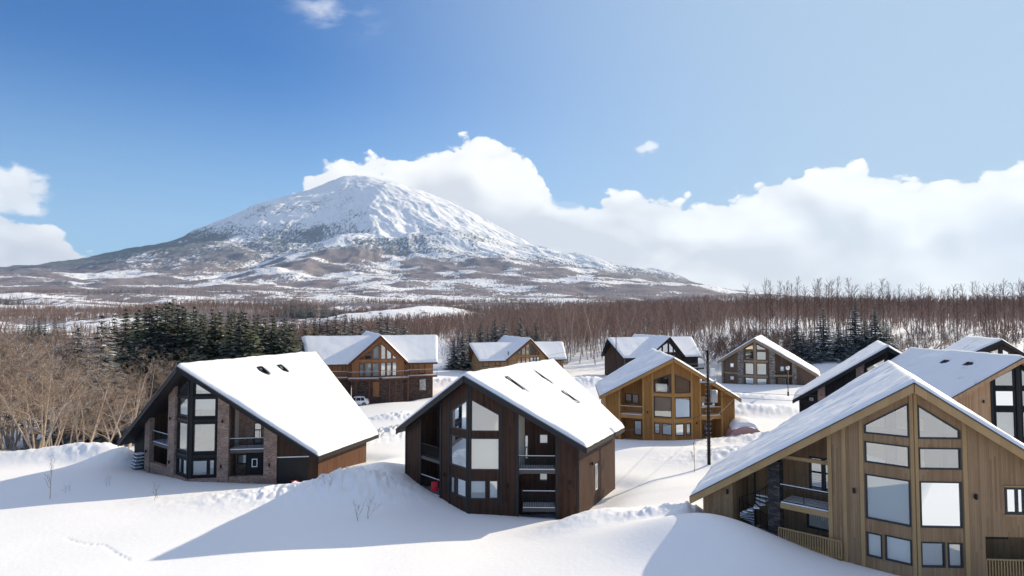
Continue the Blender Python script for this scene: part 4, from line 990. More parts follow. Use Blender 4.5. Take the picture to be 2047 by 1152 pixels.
def outer_ground():
    A = np.radians(np.linspace(62, 298, 120)); Rr = np.exp(np.linspace(math.log(6), math.log(11000), 60))
    a, r = np.meshgrid(A, Rr, indexing='ij'); X = np.sin(a) * r; Y = np.cos(a) * r
    az = np.degrees(a); edge = np.clip((az - 62) / 60, 0, 1) * np.clip((298 - az) / 60, 0, 1)
    sgn = np.where(az > 180, az - 360, az)
    Xe, Ye = np.sin(np.radians(np.clip(sgn, -62, 62))) * r, np.cos(np.radians(np.clip(sgn, -62, 62))) * r
    Z = ground(Xe, Ye) * (1 - edge) + 2.2 * edge
    o = grid_obj('snow_plain', X, Y, Z, M['snow']); o['kind'] = 'structure'
    A = np.linspace(0, 2 * math.pi, 40); a, r = np.meshgrid(A, np.array([0.0, 6.0]), indexing='ij')
    X = np.sin(a) * r; Y = np.cos(a) * r; o = grid_obj('snow_plain', X, Y, X * 0 + float(ground(np.array([0.]), np.array([6.]))[0]), M['snow']); o['kind'] = 'structure'
def far_ground():
    A = np.radians(np.linspace(-62, 62, 1000))
    for nm, r0, r1, n, mt in (('hills', 418, 4600, 520, 'valley'), ('mountain', 4590, 11000, 560, 'mountain')):
        if nm == 'mountain': A = np.radians(np.linspace(-62, 62, 1700))
        Rr = np.exp(np.linspace(math.log(r0), math.log(r1), n)); a, r = np.meshgrid(A, Rr, indexing='ij')
        X = np.sin(a) * r; Y = np.cos(a) * r; Z = ground(X, Y, near=False)
        if nm == 'hills': fo = forest_mask(X, Y)
        else:
            rr = np.hypot(X - CONE_X, Y - CONE_Y)
            fo = np.interp(Z, [150, 420, 560, 760, 900, 1100, 1700], [.72, .66, .60, .48, .32, .14, .0]) + fbm(X / 330, Y / 330, 5, 81) * .45
            left = np.clip((CONE_X - 250 - X) / 1100, 0, 1); fo = fo + left * .42 * np.clip((1150 - Z) / 500, 0, 1)
            fo = fo - .22 * np.clip((X - CONE_X - 200) / 900, 0, 1) * np.clip((Z - 380) / 150, 0, 1)
        o = grid_obj(nm, X, Y, Z, M[mt], {'forest': fo}); o['kind'] = 'structure'
snow_ground(); outer_ground(); far_ground()


# ------------------------------------------------------------------ trees
class TB:
    """fast collector for triangles-sided twigs and leaf quads"""
    def __init__(s): s.v = []; s.f = []
    def seg(s, a, b, ra, rb, n=3):
        a = np.asarray(a, float); b = np.asarray(b, float); d = b - a; L = np.linalg.norm(d); d = d / (L + 1e-9)
        u = np.cross(d, (0, 0, 1.) if abs(d[2]) < .9 else (1., 0, 0)); u /= np.linalg.norm(u); w = np.cross(d, u)
        i = len(s.v)
        for p, r in ((a, ra), (b, rb)):
            for k in range(n): an = 6.2832 * k / n; s.v.append(tuple(p + (u * math.cos(an) + w * math.sin(an)) * r))
        for k in range(n): s.f.append((i + k, i + (k + 1) % n, i + n + (k + 1) % n, i + n + k))
    def quad(s, c, du, dv): i = len(s.v); c = np.asarray(c); s.v += [tuple(c - du - dv), tuple(c + du - dv * .6), tuple(c + du * .9 + dv), tuple(c - du * .7 + dv * .8)]; s.f.append((i, i + 1, i + 2, i + 3))
    def mesh(s, name, mat, smooth=False):
        me = bpy.data.meshes.new(name); me.from_pydata(s.v, [], s.f); me.materials.append(mat)
        if smooth: me.polygons.foreach_set('use_smooth', np.ones(len(me.polygons), bool))
        return me
def unit(v): v = np.asarray(v, float); return v / (np.linalg.norm(v) + 1e-9)
def bare_tree(seed, H, stems=1, levels=4, kids=(6, 5, 4, 3), up=.55, spread=.9, trunk_r=.2, lean=.12, clear=.25, twig_r=.012, kidlen=.62):
    rng = random.Random(seed); T = TB(); Bx = TB()
    def rv(): return np.array([rng.gauss(0, 1), rng.gauss(0, 1), rng.gauss(0, 1)])
    def branch(p, d, L, r, lev, col):
        n = 4 if lev == 0 else 3 if lev < 3 else 2; pts = [p]; rad = [r]; dd = d
        for k in range(n):
            dd = unit(dd + rv() * (lean * .6 if lev == 0 else .20) + np.array([0, 0, up * .16 * (lev > 0)])); pts.append(pts[-1] + dd * L / n); rad.append(max(r * (1 - (k + 1) / n * .72), twig_r * .7))
        for k in range(n): col.seg(pts[k], pts[k + 1], rad[k], rad[k + 1], 6 if lev == 0 else 4 if lev == 1 else 3)
        if lev >= levels: return
        nk = kids[min(lev, len(kids) - 1)]
        for c in range(nk):
            t = (clear if lev == 0 else .25) + (1 - (clear if lev == 0 else .25)) * (c + rng.random()) / nk; t = min(t, .98)
            k = min(n - 1, int(t * n)); f = t * n - k; q = pts[k] * (1 - f) + pts[k + 1] * f; rr = rad[k] * (1 - f) + rad[k + 1] * f
            ax = unit(np.cross(dd, rv())); ang = spread * rng.uniform(.55, 1.0)
            nd = unit(dd * math.cos(ang) + ax * math.sin(ang) + np.array([0, 0, up * .4]))
            nl = L * kidlen * rng.uniform(.6, 1.05) * (1.15 - .5 * t)
            branch(q, nd, nl, max(rr * .55, twig_r), lev + 1, Bx)
    for s_ in range(stems):
        d = unit(np.array([rng.gauss(0, lean), rng.gauss(0, lean), 1.0])) if stems == 1 else unit(np.array([math.cos(s_ * 6.28 / stems + rng.random()) * rng.uniform(.12, .4), math.sin(s_ * 6.28 / stems + rng.random()) * rng.uniform(.12, .4), 1]))
        branch(np.array([0, 0, -.4]) + np.array([math.cos(s_ * 2.4), math.sin(s_ * 2.4), 0]) * (.25 if stems > 1 else 0), d, H * .82 * rng.uniform(.85, 1), trunk_r * (1 if stems == 1 else .7), 0, T)
    return T, Bx
def spruce(seed, H, Rb, tiers=20, snow=.3, ragged=.25, low=.06, quad=.30):
    rng = random.Random(seed); T = TB(); N = TB(); Sn = TB()
    T.seg((0, 0, -.5), (0, 0, H * .97), H * .012 + .05, .02, 7)
    for t in range(tiers):
        f = t / (tiers - 1); z = H * (low + (1 - low) * f ** .95); rad = Rb * (1 - f) ** .85 + .12; nb = int(6 + 7 * (1 - f))
        for b in range(nb):
            an = b * 6.2832 / nb + t * .7 + rng.gauss(0, .15); L = rad * rng.uniform(1 - ragged, 1 + ragged * .4); dr = np.array([math.cos(an), math.sin(an), 0]); sd_ = np.array([-math.sin(an), math.cos(an), 0])
            zz = z + rng.gauss(0, .12); ns = max(2, int(L / (quad * 1.1)))
            N.seg((0, 0, zz), tuple(dr * L + np.array([0, 0, zz - L * .22])), .035, .01)
            for k in range(ns):
                g = (k + .6) / ns; c = dr * L * g + np.array([0, 0, zz - L * .30 * g ** 1.6 + .12 * g]); w = (L * .30 * (1 - g * .6) + .10) * rng.uniform(.7, 1.2)
                for sgn in (-1, 1):
                    du = unit(sd_ * sgn + dr * .5 + np.array([0, 0, rng.uniform(-.55, .05)])) * w * .55; dv = unit(dr - sd_ * sgn * .3 + np.array([0, 0, rng.uniform(-.5, .2)])) * quad * .5
                    N.quad(c + du * .8, du, dv)
                if rng.random() < snow:
                    du = sd_ * w * .5 * rng.uniform(.4, 1); dv = dr * quad * .5 * rng.uniform(.6, 1.3) + np.array([0, 0, -.05])
                    Sn.quad(c + np.array([0, 0, .07]), du, dv)
                    N.quad(c + np.array([0, 0, -.12]), sd_ * w * .35, dr * quad * .4 + np.array([0, 0, -.12]))
    return T, N, Sn

PROTO = {}
def proto(key, parts):
    z = np.concatenate([np.array([v.co.z for v in me.vertices]) for _, me in parts[0]]); PROTO[key] = (parts[0], float(np.percentile(z, 99.7) if len(z) > 500 else z.max()))
NAMECOUNT = {}
def place(key, kind, label, cat, x, y, H, group=None, sx=1.0, rz=None, name=None, base=None, zoff=0.0):
    parts, h0 = PROTO[key]; z = gz(x, y) if base is None else base
    o = bpy.data.objects.new(kind, None); COL.objects.link(o); o.empty_display_size = .5
    s_ = H / h0; o.location = (x, y, z + zoff); o.scale = (s_ * sx, s_ * sx, s_); o.rotation_euler = (0, 0, random.uniform(0, 6.28) if rz is None else rz)
    tag(o, label, cat, group)
    for nm, me in parts: c = bpy.data.objects.new(nm, me); COL.objects.link(c); c.parent = o
    return o
def top_h(px, d, ytop, x, y): return CAMZ + (HORIZ - ytop) / FPX * d - gz(x, y)

for s_ in range(3):
    T, B_ = bare_tree(10 + s_, 15, stems=1 + 2 * (s_ != 1), levels=4, kids=(12, 7, 6, 4) if s_ == 1 else (9, 6, 5, 4), trunk_r=.15, clear=.22, up=.35, spread=1.05, twig_r=.012, kidlen=.56)
    proto('near%d' % s_, ([('trunk', T.mesh('trunk', M['bark'])), ('crown', B_.mesh('crown', M['twig']))], 15.0))
for s_ in range(4):
    T, B_ = bare_tree(30 + s_, 14, levels=3, kids=(14, 6, 5), trunk_r=.12, clear=.3, up=.6, spread=.85, twig_r=.018, kidlen=.38)
    proto('mid%d' % s_, ([('trunk', T.mesh('trunk', M['barkmid'])), ('crown', B_.mesh('crown', M['twigmid']))], 13.0))
for s_ in range(3):
    T, B_ = bare_tree(50 + s_, 18, levels=3, kids=(40, 7, 5), trunk_r=.12, clear=.40, up=.4, spread=1.0, twig_r=.022, kidlen=.21, lean=.02)
    proto('larch%d' % s_, ([('trunk', T.mesh('trunk', M['barkdark'])), ('crown', B_.mesh('crown', M['twigdark']))], 15.5))
for s_ in range(2):
    T, B_ = bare_tree(60 + s_, 6, stems=4, levels=3, kids=(6, 5, 4), trunk_r=.07, clear=.1, up=.6, spread=.8, twig_r=.018)
    proto('bush%d' % s_, ([('trunk', T.mesh('trunk', M['barkmid'])), ('crown', B_.mesh('crown', M['twigdark']))], 5.5))
for s_ in range(3):
    T, N_, Sn_ = spruce(70 + s_, 17, 3.9, 30, .13, .4, quad=.42)
    proto('fir%d' % s_, ([('trunk', T.mesh('trunk', M['barkdark'])), ('crown', N_.mesh('crown', M['needle'])), ('snow_load', Sn_.mesh('snow_load', M['snow']))], 17.0))
    T, N_, Sn_ = spruce(80 + s_, 14, 3.4, 24, .20, .4, quad=.36)
    proto('dfir%d' % s_, ([('trunk', T.mesh('trunk', M['barkdark'])), ('crown', N_.mesh('crown', M['needledark'])), ('snow_load', Sn_.mesh('snow_load', M['snow']))], 14.0))

rng = random.Random(3)
# left grove
for (px, d, yt, key, lab) in ((88, 68, 690, 'near0', 'pale many-stemmed bare tree nearest at the left, branches spread wide over the snow bank'),
                              (238, 82, 770, 'near1', 'thin pale leaning bare tree between the left grove and the brick chalet'),
                              (262, 90, 700, 'near2', 'pale bare tree with snowy limbs close to the left eave of the brick chalet')):
    x, y = loc(px, d); place(key, 'bare_tree', lab, 'tree', x, y, top_h(px, d, yt, x, y), sx=1.25, rz=1.0)
for k in range(34):
    px = rng.uniform(-140, 222); d = rng.uniform(72, 112); yt = 640 + rng.uniform(-8, 34) + max(0, px - 60) * .55
    x, y = loc(px, d); place('near%d' % rng.randrange(3), 'bare_tree', 'golden brown bare tree in the grove at the left edge', 'tree', x, y, top_h(px, d, yt, x, y), 'bare trees of the left grove', 1.15)
# conifer row
for row, (d0, n, px0, px1) in enumerate(((108, 18, 272, 590), (116, 21, 226, 595), (136, 18, 240, 645))):
    for k in range(n):
        px = px0 + (px1 - px0) * (k + rng.uniform(.2, .8)) / n; d = d0 + rng.uniform(-3, 3)
        yt = np.interp(px, [180, 260, 330, 400, 470, 560, 640], [630, 616, 608, 618, 626, 634, 640]) + rng.uniform(-3, 14)
        x, y = loc(px, d); place('fir%d' % rng.randrange(3), 'fir_tree', 'olive green fir dusted with snow in the dense row behind the brick chalet', 'tree', x, y, top_h(px, d, yt, x, y), 'firs in the row behind the brick chalet', 1.45)
for px, d, yt, lab in ((205, 97, 632, 'dark wide fir with bluish shade at the left end of the fir row'), (158, 99, 655, 'small dark fir tip standing left of the wide fir'), (185, 92, 770, 'low fir with snow-laden boughs among the left grove trunks')):
    x, y = loc(px, d); place('dfir%d' % rng.randrange(3), 'fir_tree', lab, 'tree', x, y, top_h(px, d, yt, x, y), sx=1.5)
for px, d, yt in ((300, 98, 690), (325, 96, 715), (352, 97, 700), (235, 97, 700)):
    x, y = loc(px, d); place('near%d' % rng.randrange(3), 'bare_tree', 'dark bare tree in front of the fir row above the brick chalet roof', 'tree', x, y, top_h(px, d, yt, x, y), 'bare trees before the fir row')
for px, d, yt in ((655, 150, 634), (672, 152, 629), (690, 150, 631), (706, 156, 635), (760, 152, 626), (775, 158, 634), (792, 160, 644), (808, 165, 640), (640, 150, 638), (722, 160, 640)):
    x, y = loc(px, d); place('dfir%d' % rng.randrange(3), 'fir_tree', 'dark green fir showing above the roof of the red-brown winged house', 'tree', x, y, top_h(px, d, yt, x, y), 'firs behind the red-brown house', 1.75)
for px, d, yt in ((925, 172, 655), (940, 178, 650), (960, 182, 648), (908, 170, 672), (990, 185, 634), (1008, 187, 640), (1040, 187, 636), (1055, 190, 650), (1072, 190, 645), (1112, 190, 662), (975, 190, 652)):
    x, y = loc(px, d); place('dfir%d' % rng.randrange(3), 'fir_tree', 'dark fir with snowy boughs standing around the ochre timber house', 'tree', x, y, top_h(px, d, yt, x, y), 'firs around the ochre house', 1.6)
for px, d, yt, lab in ((1590, 168, 632, 'leftmost of the dark snowy firs above the black chalet roof'), (1645, 170, 618, 'second dark snowy fir from the left, beside the gap right of the stone pillared chalet'), (1708, 172, 612, 'tallest dark snowy fir in the clump over the black chalet'), (1748, 170, 616, 'dark snowy fir right of the tallest in that clump'), (1675, 176, 645, None), (1620, 178, 650, None), (1770, 174, 640, None), (1728, 176, 640, None), (1605, 166, 662, None), (1690, 168, 660, None)):
    x, y = loc(px, d); place('dfir%d' % rng.randrange(3), 'fir_tree', lab or 'smaller dark snowy fir filling the clump right of the stone pillared chalet', 'tree', x, y, top_h(px, d, yt, x, y), 'dark firs on the right slope', 2.0)
# russet wood in the middle
def woods(n, px0, px1, d0, d1, tops, keys, kind, lab, grp, jit=10, sx=1.0):
    for k in range(n):
        px = px0 + (px1 - px0) * (k + rng.random()) / n; d = d0 + (d1 - d0) * rng.random() ** .8
        yt = np.interp(px, *tops) + rng.uniform(-2, jit); x, y = loc(px, d)
        place(rng.choice(keys), kind, lab, 'tree', x, y, max(4, top_h(px, d, yt, x, y)), grp, sx * rng.uniform(.85, 1.15))
woods(95, 880, 1400, 188, 215, ([880, 950, 1050, 1120, 1200, 1300, 1400], [655, 640, 612, 596, 590, 588, 600]), ['mid0', 'mid1', 'mid2', 'mid3'], 'bare_tree', 'slim russet bare tree in the wood behind the ochre and near-black houses', 'bare trees of the russet wood', 38)
woods(84, 1495, 2130, 185, 235, ([1500, 1530, 1600, 1700, 1800, 1900, 2000, 2130], [568, 552, 553, 552, 560, 566, 556, 552]), ['larch0', 'larch1', 'larch2'], 'larch_tree', 'tall thin bare larch on the skyline of the right slope', 'larches along the right skyline', 34)
woods(92, 1400, 2130, 178, 215, ([1400, 1500, 1600, 1800, 2130], [632, 612, 608, 602, 600]), ['mid0', 'mid1', 'mid2', 'mid3'], 'bare_tree', 'brown bare tree below the larches on the right slope', 'bare trees of the right slope', 26)
woods(26, 1405, 1590, 160, 182, ([1405, 1480, 1590], [668, 650, 650]), ['bush0', 'bush1'], 'bush', 'bare brown bush on the snowy rise left of the dark firs', 'bushes on the snowy rise', 20)
woods(26, 1790, 2130, 150, 180, ([1790, 2130], [650, 640]), ['bush0', 'bush1', 'mid0'], 'bush', 'bare bush in front of the right slope trees', 'bushes below the right slope', 20)

# uncountable far woods: one object each, points carrying tree meshes
def scatter(name, pts, scl, meshes, mat_dummy=None):
    verts = []; me = bpy.data.meshes.new(name); n = len(pts)
    me.vertices.add(n); me.vertices.foreach_set('co', np.asarray(pts, np.float32).ravel())
    a = me.attributes.new('scl', 'FLOAT', 'POINT'); a.data.foreach_set('value', np.asarray(scl, np.float32))
    o = bpy.data.objects.new(name, me); COL.objects.link(o); o['kind'] = 'stuff'
    g = bpy.data.node_groups.new(name, 'GeometryNodeTree'); g.interface.new_socket('Geometry', in_out='INPUT', socket_type='NodeSocketGeometry'); g.interface.new_socket('Geometry', in_out='OUTPUT', socket_type='NodeSocketGeometry')
    N = g.nodes; Lk = g.links.new; gi = N.new('NodeGroupInput'); go = N.new('NodeGroupOutput')
    join = N.new('GeometryNodeGeometryToInstance')
    for mm in meshes:
        ob = bpy.data.objects.new('wood_source', mm); oi = N.new('GeometryNodeObjectInfo'); oi.inputs[0].default_value = ob; oi.inputs['As Instance'].default_value = False
        Lk(oi.outputs['Geometry'], join.inputs[0])
    ip = N.new('GeometryNodeInstanceOnPoints'); ip.inputs['Pick Instance'].default_value = True
    m2p = N.new('GeometryNodeMeshToPoints'); Lk(gi.outputs[0], m2p.inputs[0]); Lk(m2p.outputs[0], ip.inputs['Points']); Lk(join.outputs[0], ip.inputs['Instance'])
    at = N.new('GeometryNodeInputNamedAttribute'); at.data_type = 'FLOAT'; at.inputs[0].default_value = 'scl'
    rv = N.new('FunctionNodeRandomValue'); rv.data_type = 'FLOAT_VECTOR'; rv.inputs[0].default_value = (0, 0, 0); rv.inputs[1].default_value = (0, 0, 6.28)
    Lk(rv.outputs[0], ip.inputs['Rotation']); Lk(at.outputs[0], ip.inputs['Scale']); Lk(ip.outputs[0], go.inputs[0])
    md = o.modifiers.new('scatter', 'NODES'); md.node_group = g
    return o
def joined(parts, name):
    vs = []; fs = []; mi = []; mats = []
    for k, (_, me) in enumerate(parts):
        off = len(vs); vs += [tuple(v.co) for v in me.vertices]; fs += [[i + off for i in p.vertices] for p in me.polygons]; mi += [k] * len(me.polygons); mats.append(me.materials[0])
    m_ = bpy.data.meshes.new(name); m_.from_pydata(vs, [], fs)
    for q in mats: m_.materials.append(q)
    m_.polygons.foreach_set('material_index', mi); return m_
def far_protos():
    out = []
    for s_ in range(3):
        T, B_ = bare_tree(90 + s_, 13, levels=2, kids=(14, 7), trunk_r=.16, clear=.2, up=1.1, spread=.6, twig_r=.05, kidlen=.36)
        out.append(joined([('t', T.mesh('t', M['barkmid'])), ('b', B_.mesh('b', M['twigmid']))], 'far_bare'))
    T, N_, Sn_ = spruce(99, 13, 2.8, 12, .15, .3, quad=.7)
    return out, joined([('t', T.mesh('t', M['barkdark'])), ('n', N_.mesh('n', M['needledark'])), ('s', Sn_.mesh('s', M['snow']))], 'far_fir')
FB, FF = far_protos()
rs = np.random.RandomState(5)
def far_woods():
    # russet wood mass behind its countable front rows
    n = 1300; px = rs.uniform(870, 1440, n); d = rs.uniform(215, 330, n); x = (px - 1023.5) / FPX * d
    z = ground(x, d); keep = px > np.interp(d, [215, 330], [900, 960])
    o = scatter('far_wood', np.stack([x, d, z], 1)[keep], rs.uniform(.6, 1.15, n)[keep], FB)
    n = 1300; px = rs.uniform(1430, 2200, n); d = rs.uniform(215, 330, n); x = (px - 1023.5) / FPX * d
    scatter('slope_wood', np.stack([x, d, ground(x, d)], 1), rs.uniform(.45, .78, n), FB)
    # valley woods
    n = 60000; a = np.radians(rs.uniform(-46, 46, n)); r = np.exp(rs.uniform(math.log(300), math.log(2600), n)); x = np.sin(a) * r; y = np.cos(a) * r
    f = forest_mask(x, y); px = 1023.5 + FPX * x / y
    keep = (f > .80 - .2 * np.clip((r - 700) / 900, 0, 1)) & ~((px > 900) & (r < 340))
    keep &= ~((np.hypot(x - loc(850, 520)[0], y - 520) < 16))
    x = x[keep]; y = y[keep]; z = ground(x, y, near=False); sc = rs.uniform(.6, 1.0, len(x))
    fir = fbm(x / 120, y / 120, 3, 91) > .42
    scatter('valley_wood', np.stack([x, y, z], 1)[~fir], sc[~fir], FB)
    scatter('valley_firs', np.stack([x, y, z], 1)[fir], sc[fir], [FF])
far_woods()


# ------------------------------------------------------------------ poles, lamp, car and small things
def pole(px, d, ytop, label, rad=.16, kit=True, group=None):
    x, y = loc(px, d); z = gz(x, y); zt = CAMZ + (HORIZ - ytop) / FPX * d
    e = empty('utility_pole', label, 'utility pole', (x, y, z), 0, group); Hh = zt - z
    mb = MB(); mb.tube([(0, 0, -.5), (0, 0, Hh)], [rad, rad * .7], 10); mb.build('shaft', M['poledark'], e, True)
    if kit:
        for zz, w in ((Hh - 3.2, .8), (Hh - 5.6, .6)):
            mb = MB(); mb.box(-w, w, -.07, .07, zz - .08, zz + .08); a = mb.build('crossarm', M['galvanised'], e)
            for u in (-w + .08, w - .08): mb = MB(); mb.tube([(u, 0, zz + .05), (u, 0, zz + .14), (u, 0, zz + .3)], [.05, .12, .08], 8); mb.build('insulator', M['white'], a, True)
        mb = MB(); mb.tube([(.55, -.1, Hh - 5.2), (.55, -.1, Hh - 4.0)], .34, 14); mb.build('transformer', M['galvanised'], e, True)
        mb = MB(); mb.box(.15, .62, -.35, -.05, Hh - 2.5, Hh - 1.8); mb.build('junction_box', M['white'], e)
        sm = MB()
        for k in range(24): zz = Hh - .5 - k * (Hh - 1) / 24; sm.box(-.26, .26, -.03, .03, zz, zz + .06)
        sm.build('step_bolts', M['galvanised'], e)
        mb = MB(); mb.tube([(-.05, -.17, .2), (-.05, -.15, Hh - 1)], .035, 6); mb.build('conduit', M['greytrim'], e, True)
    return (x, y, zt)
p1 = pole(1413, 64.3, 700, 'tall dark utility pole with transformer and step bolts, in front of the amber chalet', .17)
p2 = pole(1231, 141, 672, 'thin utility pole in front of the left wing of the near-black house', .12, False)
p3 = pole(2190, 66, 690, 'utility pole just outside the right edge that carries the overhead wires', .16, False)
def wire(a, b, sag, label, grp='overhead wires', r=.018):
    m_ = MB(); n = 24; pts = []
    for k in range(n + 1): t = k / n; pts.append((a[0] * (1 - t) + b[0] * t, a[1] * (1 - t) + b[1] * t, a[2] * (1 - t) + b[2] * t - sag * 4 * t * (1 - t)))
    o = m_.tube(pts, r, 5).build('overhead_wire', M['black'], None, True); return tag(o, label, 'wire', grp)
wire((p1[0], p1[1], 8.6), (p3[0], p3[1], 9.3), 1.0, 'upper black wire running from the tall pole to the right across the shaded roof')
wire((p1[0], p1[1], 8.1), (p3[0], p3[1], 8.7), 1.1, 'lower black wire running from the tall pole to the right across the shaded roof')
e1 = H3.world(8.4, 0.4, 5.3); wire((p1[0], p1[1], 5.5), e1, .2, 'short slack wire from the tall pole to the right eave of the amber chalet')
e2 = H9.world(-7.9, 0, 5.3); wire((p1[0], p1[1], 7.2), e2, 1.2, 'long wire from the tall pole towards the stone pillared chalet')
e3 = H8.world(-11.0, 1.2, 5.9); wire((p2[0], p2[1], 10.6), e3, .3, 'wire from the thin pole to the near-black house')
e4 = H4.world(9.6, 1.2, 7.3); wire((p2[0], p2[1], 11.2), e4, 1.6, 'long wire from the thin pole to the red-brown winged house')
e5 = H2.world(8.0, 9.8, 5.6); wire((p1[0], p1[1], 6.4), e5, .5, 'wire from the tall pole to the rear eave of the dark brown chalet')

def street_lamp(px, d, ytop):
    x, y = loc(px, d); z = gz(x, y); zt = CAMZ + (HORIZ - ytop) / FPX * d; Hh = zt - z
    e = empty('street_lamp', 'black street lamp with a pale globe before the stone pillared chalet', 'street lamp', (x, y, z))
    mb = MB(); mb.tube([(0, 0, -.3), (0, 0, .9), (0, 0, .95), (0, 0, Hh - .8)], [.16, .16, .08, .07], 10); mb.build('post', M['black'], e, True)
    mb = MB(); mb.tube([(0, 0, Hh - .8), (0, 0, Hh - .6), (0, 0, Hh - .3), (0, 0, Hh - .1), (0, 0, Hh)], [.12, .32, .36, .25, .06], 12); mb.build('globe', M['white'], e, True)
    mb = MB(); mb.tube([(0, 0, Hh), (0, 0, Hh + .12)], [.3, .05], 12); mb.build('cap', M['black'], e, True)
street_lamp(1572, 122, 731)

def car():
    x, y = loc(714, 109.5); z = gz(x, y)
    e = empty('parked_car', 'white hatchback parked under the balcony of the red-brown house, its tail towards the door', 'car', (x, y, z - .05), R(190))
    # body cross sections along x
    prof = [(-2.15, .45, .80, .82), (-2.05, .35, .95, .86), (-1.75, .30, 1.25, .88), (-1.35, .28, 1.52, .88), (-.4, .28, 1.60, .88), (.35, .28, 1.50, .88), (.95, .28, 1.02, .88), (1.7, .30, .92, .86), (2.1, .36, .78, .82), (2.2, .45, .62, .76)]
    mb = MB(); rings = []
    for (u, zb, zt, w) in prof:
        top = w * (.72 if zt > 1.1 else .94); mid = min(.95, zt * .9)
        rings.append([(u, -w * .9, zb), (u, -w, (zb + mid) / 2), (u, -w * .99, mid), (u, -top, zt - .04), (u, -top * .7, zt), (u, top * .7, zt), (u, top, zt - .04), (u, w * .99, mid), (u, w, (zb + mid) / 2), (u, w * .9, zb)])
    for a, b in zip(rings, rings[1:]):
        for k in range(10): mb.face([a[k], a[(k + 1) % 10], b[(k + 1) % 10], b[k]])
    mb.face(rings[0]); mb.face(rings[-1]); b = mb.build('body', M['white'], e, False)
    for sy in (-1, 1):
        for (u0, u1, t0, t1) in ((-1.45, -.85, -1.3, -.85), (-.78, -.05, -.78, -.1), (.02, .78, .02, .42)):
            m_ = MB(); m_.face([(u0, sy * .885, .97), (u1, sy * .885, .97), (t1, sy * .70, 1.46), (t0, sy * .70, 1.44)]); m_.build('side_window', M['black'], e)
        for u in (-1.35, 1.38):
            m_ = MB(); m_.tube([(u, sy * .70, .33), (u, sy * .91, .33)], .34, 18); w = m_.build('wheel', M['black'], e)
            m_ = MB(); m_.tube([(u, sy * .915, .33), (u, sy * .93, .33)], .2, 14); m_.build('rim', M['stone'], w)
        m_ = MB(); m_.box(2.08, 2.2, sy * .6 - .14, sy * .6 + .14, .6, .74); m_.build('headlight', M['glass'], e)
        m_ = MB(); m_.box(-2.17, -2.06, sy * .7 - .1, sy * .7 + .1, .78, 1.0); m_.build('tail_light', M['red'], e)
    m_ = MB(); m_.face([(.45, -.62, 1.47), (.45, .62, 1.47), (.98, .78, 1.06), (.98, -.78, 1.06)]); m_.build('windscreen', M['black'], e)
    m_ = MB(); m_.face([(-1.42, -.6, 1.5), (-1.42, .6, 1.5), (-1.82, .74, 1.22), (-1.82, -.74, 1.22)]); m_.build('rear_window', M['black'], e)
car()

# pink tarpaulin shelter banked with snow beside the amber chalet
def tarp():
    x, y = loc(1480, 84); z = gz(x, y) - .3
    m, q = new_mat('pink_tarp'); n = q.noise(objc(q), 2.0, 4); fin(q, q.mix(n, (0.50, 0.27, 0.25), (0.60, 0.36, 0.33)), .7, n, .3, .05)
    e = empty('shelter', 'low pinkish tarpaulin shelter capped with snow beside the amber chalet', 'shelter', (x, y, z), R(-10))
    A_, B_ = np.meshgrid(np.linspace(0, math.pi, 22), np.linspace(-2.6, 2.6, 20), indexing='ij')
    X = -np.cos(A_) * 2.3 + fbm(A_ * 3, B_, 3, 4) * .1; Z = np.sin(A_) ** .7 * 2.9 * (1 - .12 * (B_ / 2.6) ** 2) + fbm(A_ * 2, B_, 3, 6) * .12
    o = grid_obj('tarpaulin', X, B_, Z, m); o.parent = e
    mb = MB(); fr = [(-math.cos(t) * 2.25, -2.58, math.sin(t) ** .7 * 2.5) for t in np.linspace(0, math.pi, 16)]; mb.face(fr); mb.build('end_panel', m, e)
    A_, B_ = np.meshgrid(np.linspace(.75, math.pi - .75, 20), np.linspace(-2.7, 2.7, 20), indexing='ij')
    ed = np.minimum(np.clip((A_ - .75) * 4, 0, 1), np.clip((math.pi - .75 - A_) * 4, 0, 1)) * np.clip((2.7 - np.abs(B_)) * 4, 0, 1)
    X = -np.cos(A_) * 2.35; Z = np.sin(A_) ** .7 * 2.9 * (1 - .12 * (B_ / 2.6) ** 2) + .05 + np.sqrt(ed) * (.35 + fbm(X, B_, 3, 5) * .1)
    o = grid_obj('snow_cap', X, B_, Z, M['snow']); o.parent = e
tarp()

def scoop(wx, wy, wz, label, s=1.0):
    e = empty('snow_scoop', label, 'snow scoop', (wx, wy, wz), R(20))
    A_, B_ = np.meshgrid(np.linspace(-.3, .3, 10), np.linspace(0, 1, 14), indexing='ij')
    X = A_ * s; Z = .02 + B_ * .85 * s; Y = (-.16 * np.sin(B_ * 2.8) + .5 * A_ ** 2) * s
    o = grid_obj('blade', X, Y, Z, M['red']); o.parent = e; md = o.modifiers.new('thick', 'SOLIDIFY'); md.thickness = .03
    mb = MB(); mb.tube([(-.2 * s, .0, .8 * s), (-.2 * s, .1, 1.35 * s), (.2 * s, .1, 1.35 * s), (.2 * s, 0, .8 * s)], .02, 6); mb.build('handle', M['black'], e)
fp = H2.F[-1].p(4.4, 0, -.25); w_ = H2.world(fp[0], fp[1], 1.2); scoop(w_[0], w_[1], max(1.35, gz(w_[0], w_[1]) - .1), 'red plastic snow scoop leaning at the lower left railing of the dark brown chalet')
fp = H1.F[1].p(9.3, 0, -.6); w_ = H1.world(fp[0], fp[1], 1.2); scoop(w_[0], w_[1], gz(w_[0], w_[1]) - .55, 'red snow scoop half buried at the right corner of the brick chalet', 1.0)

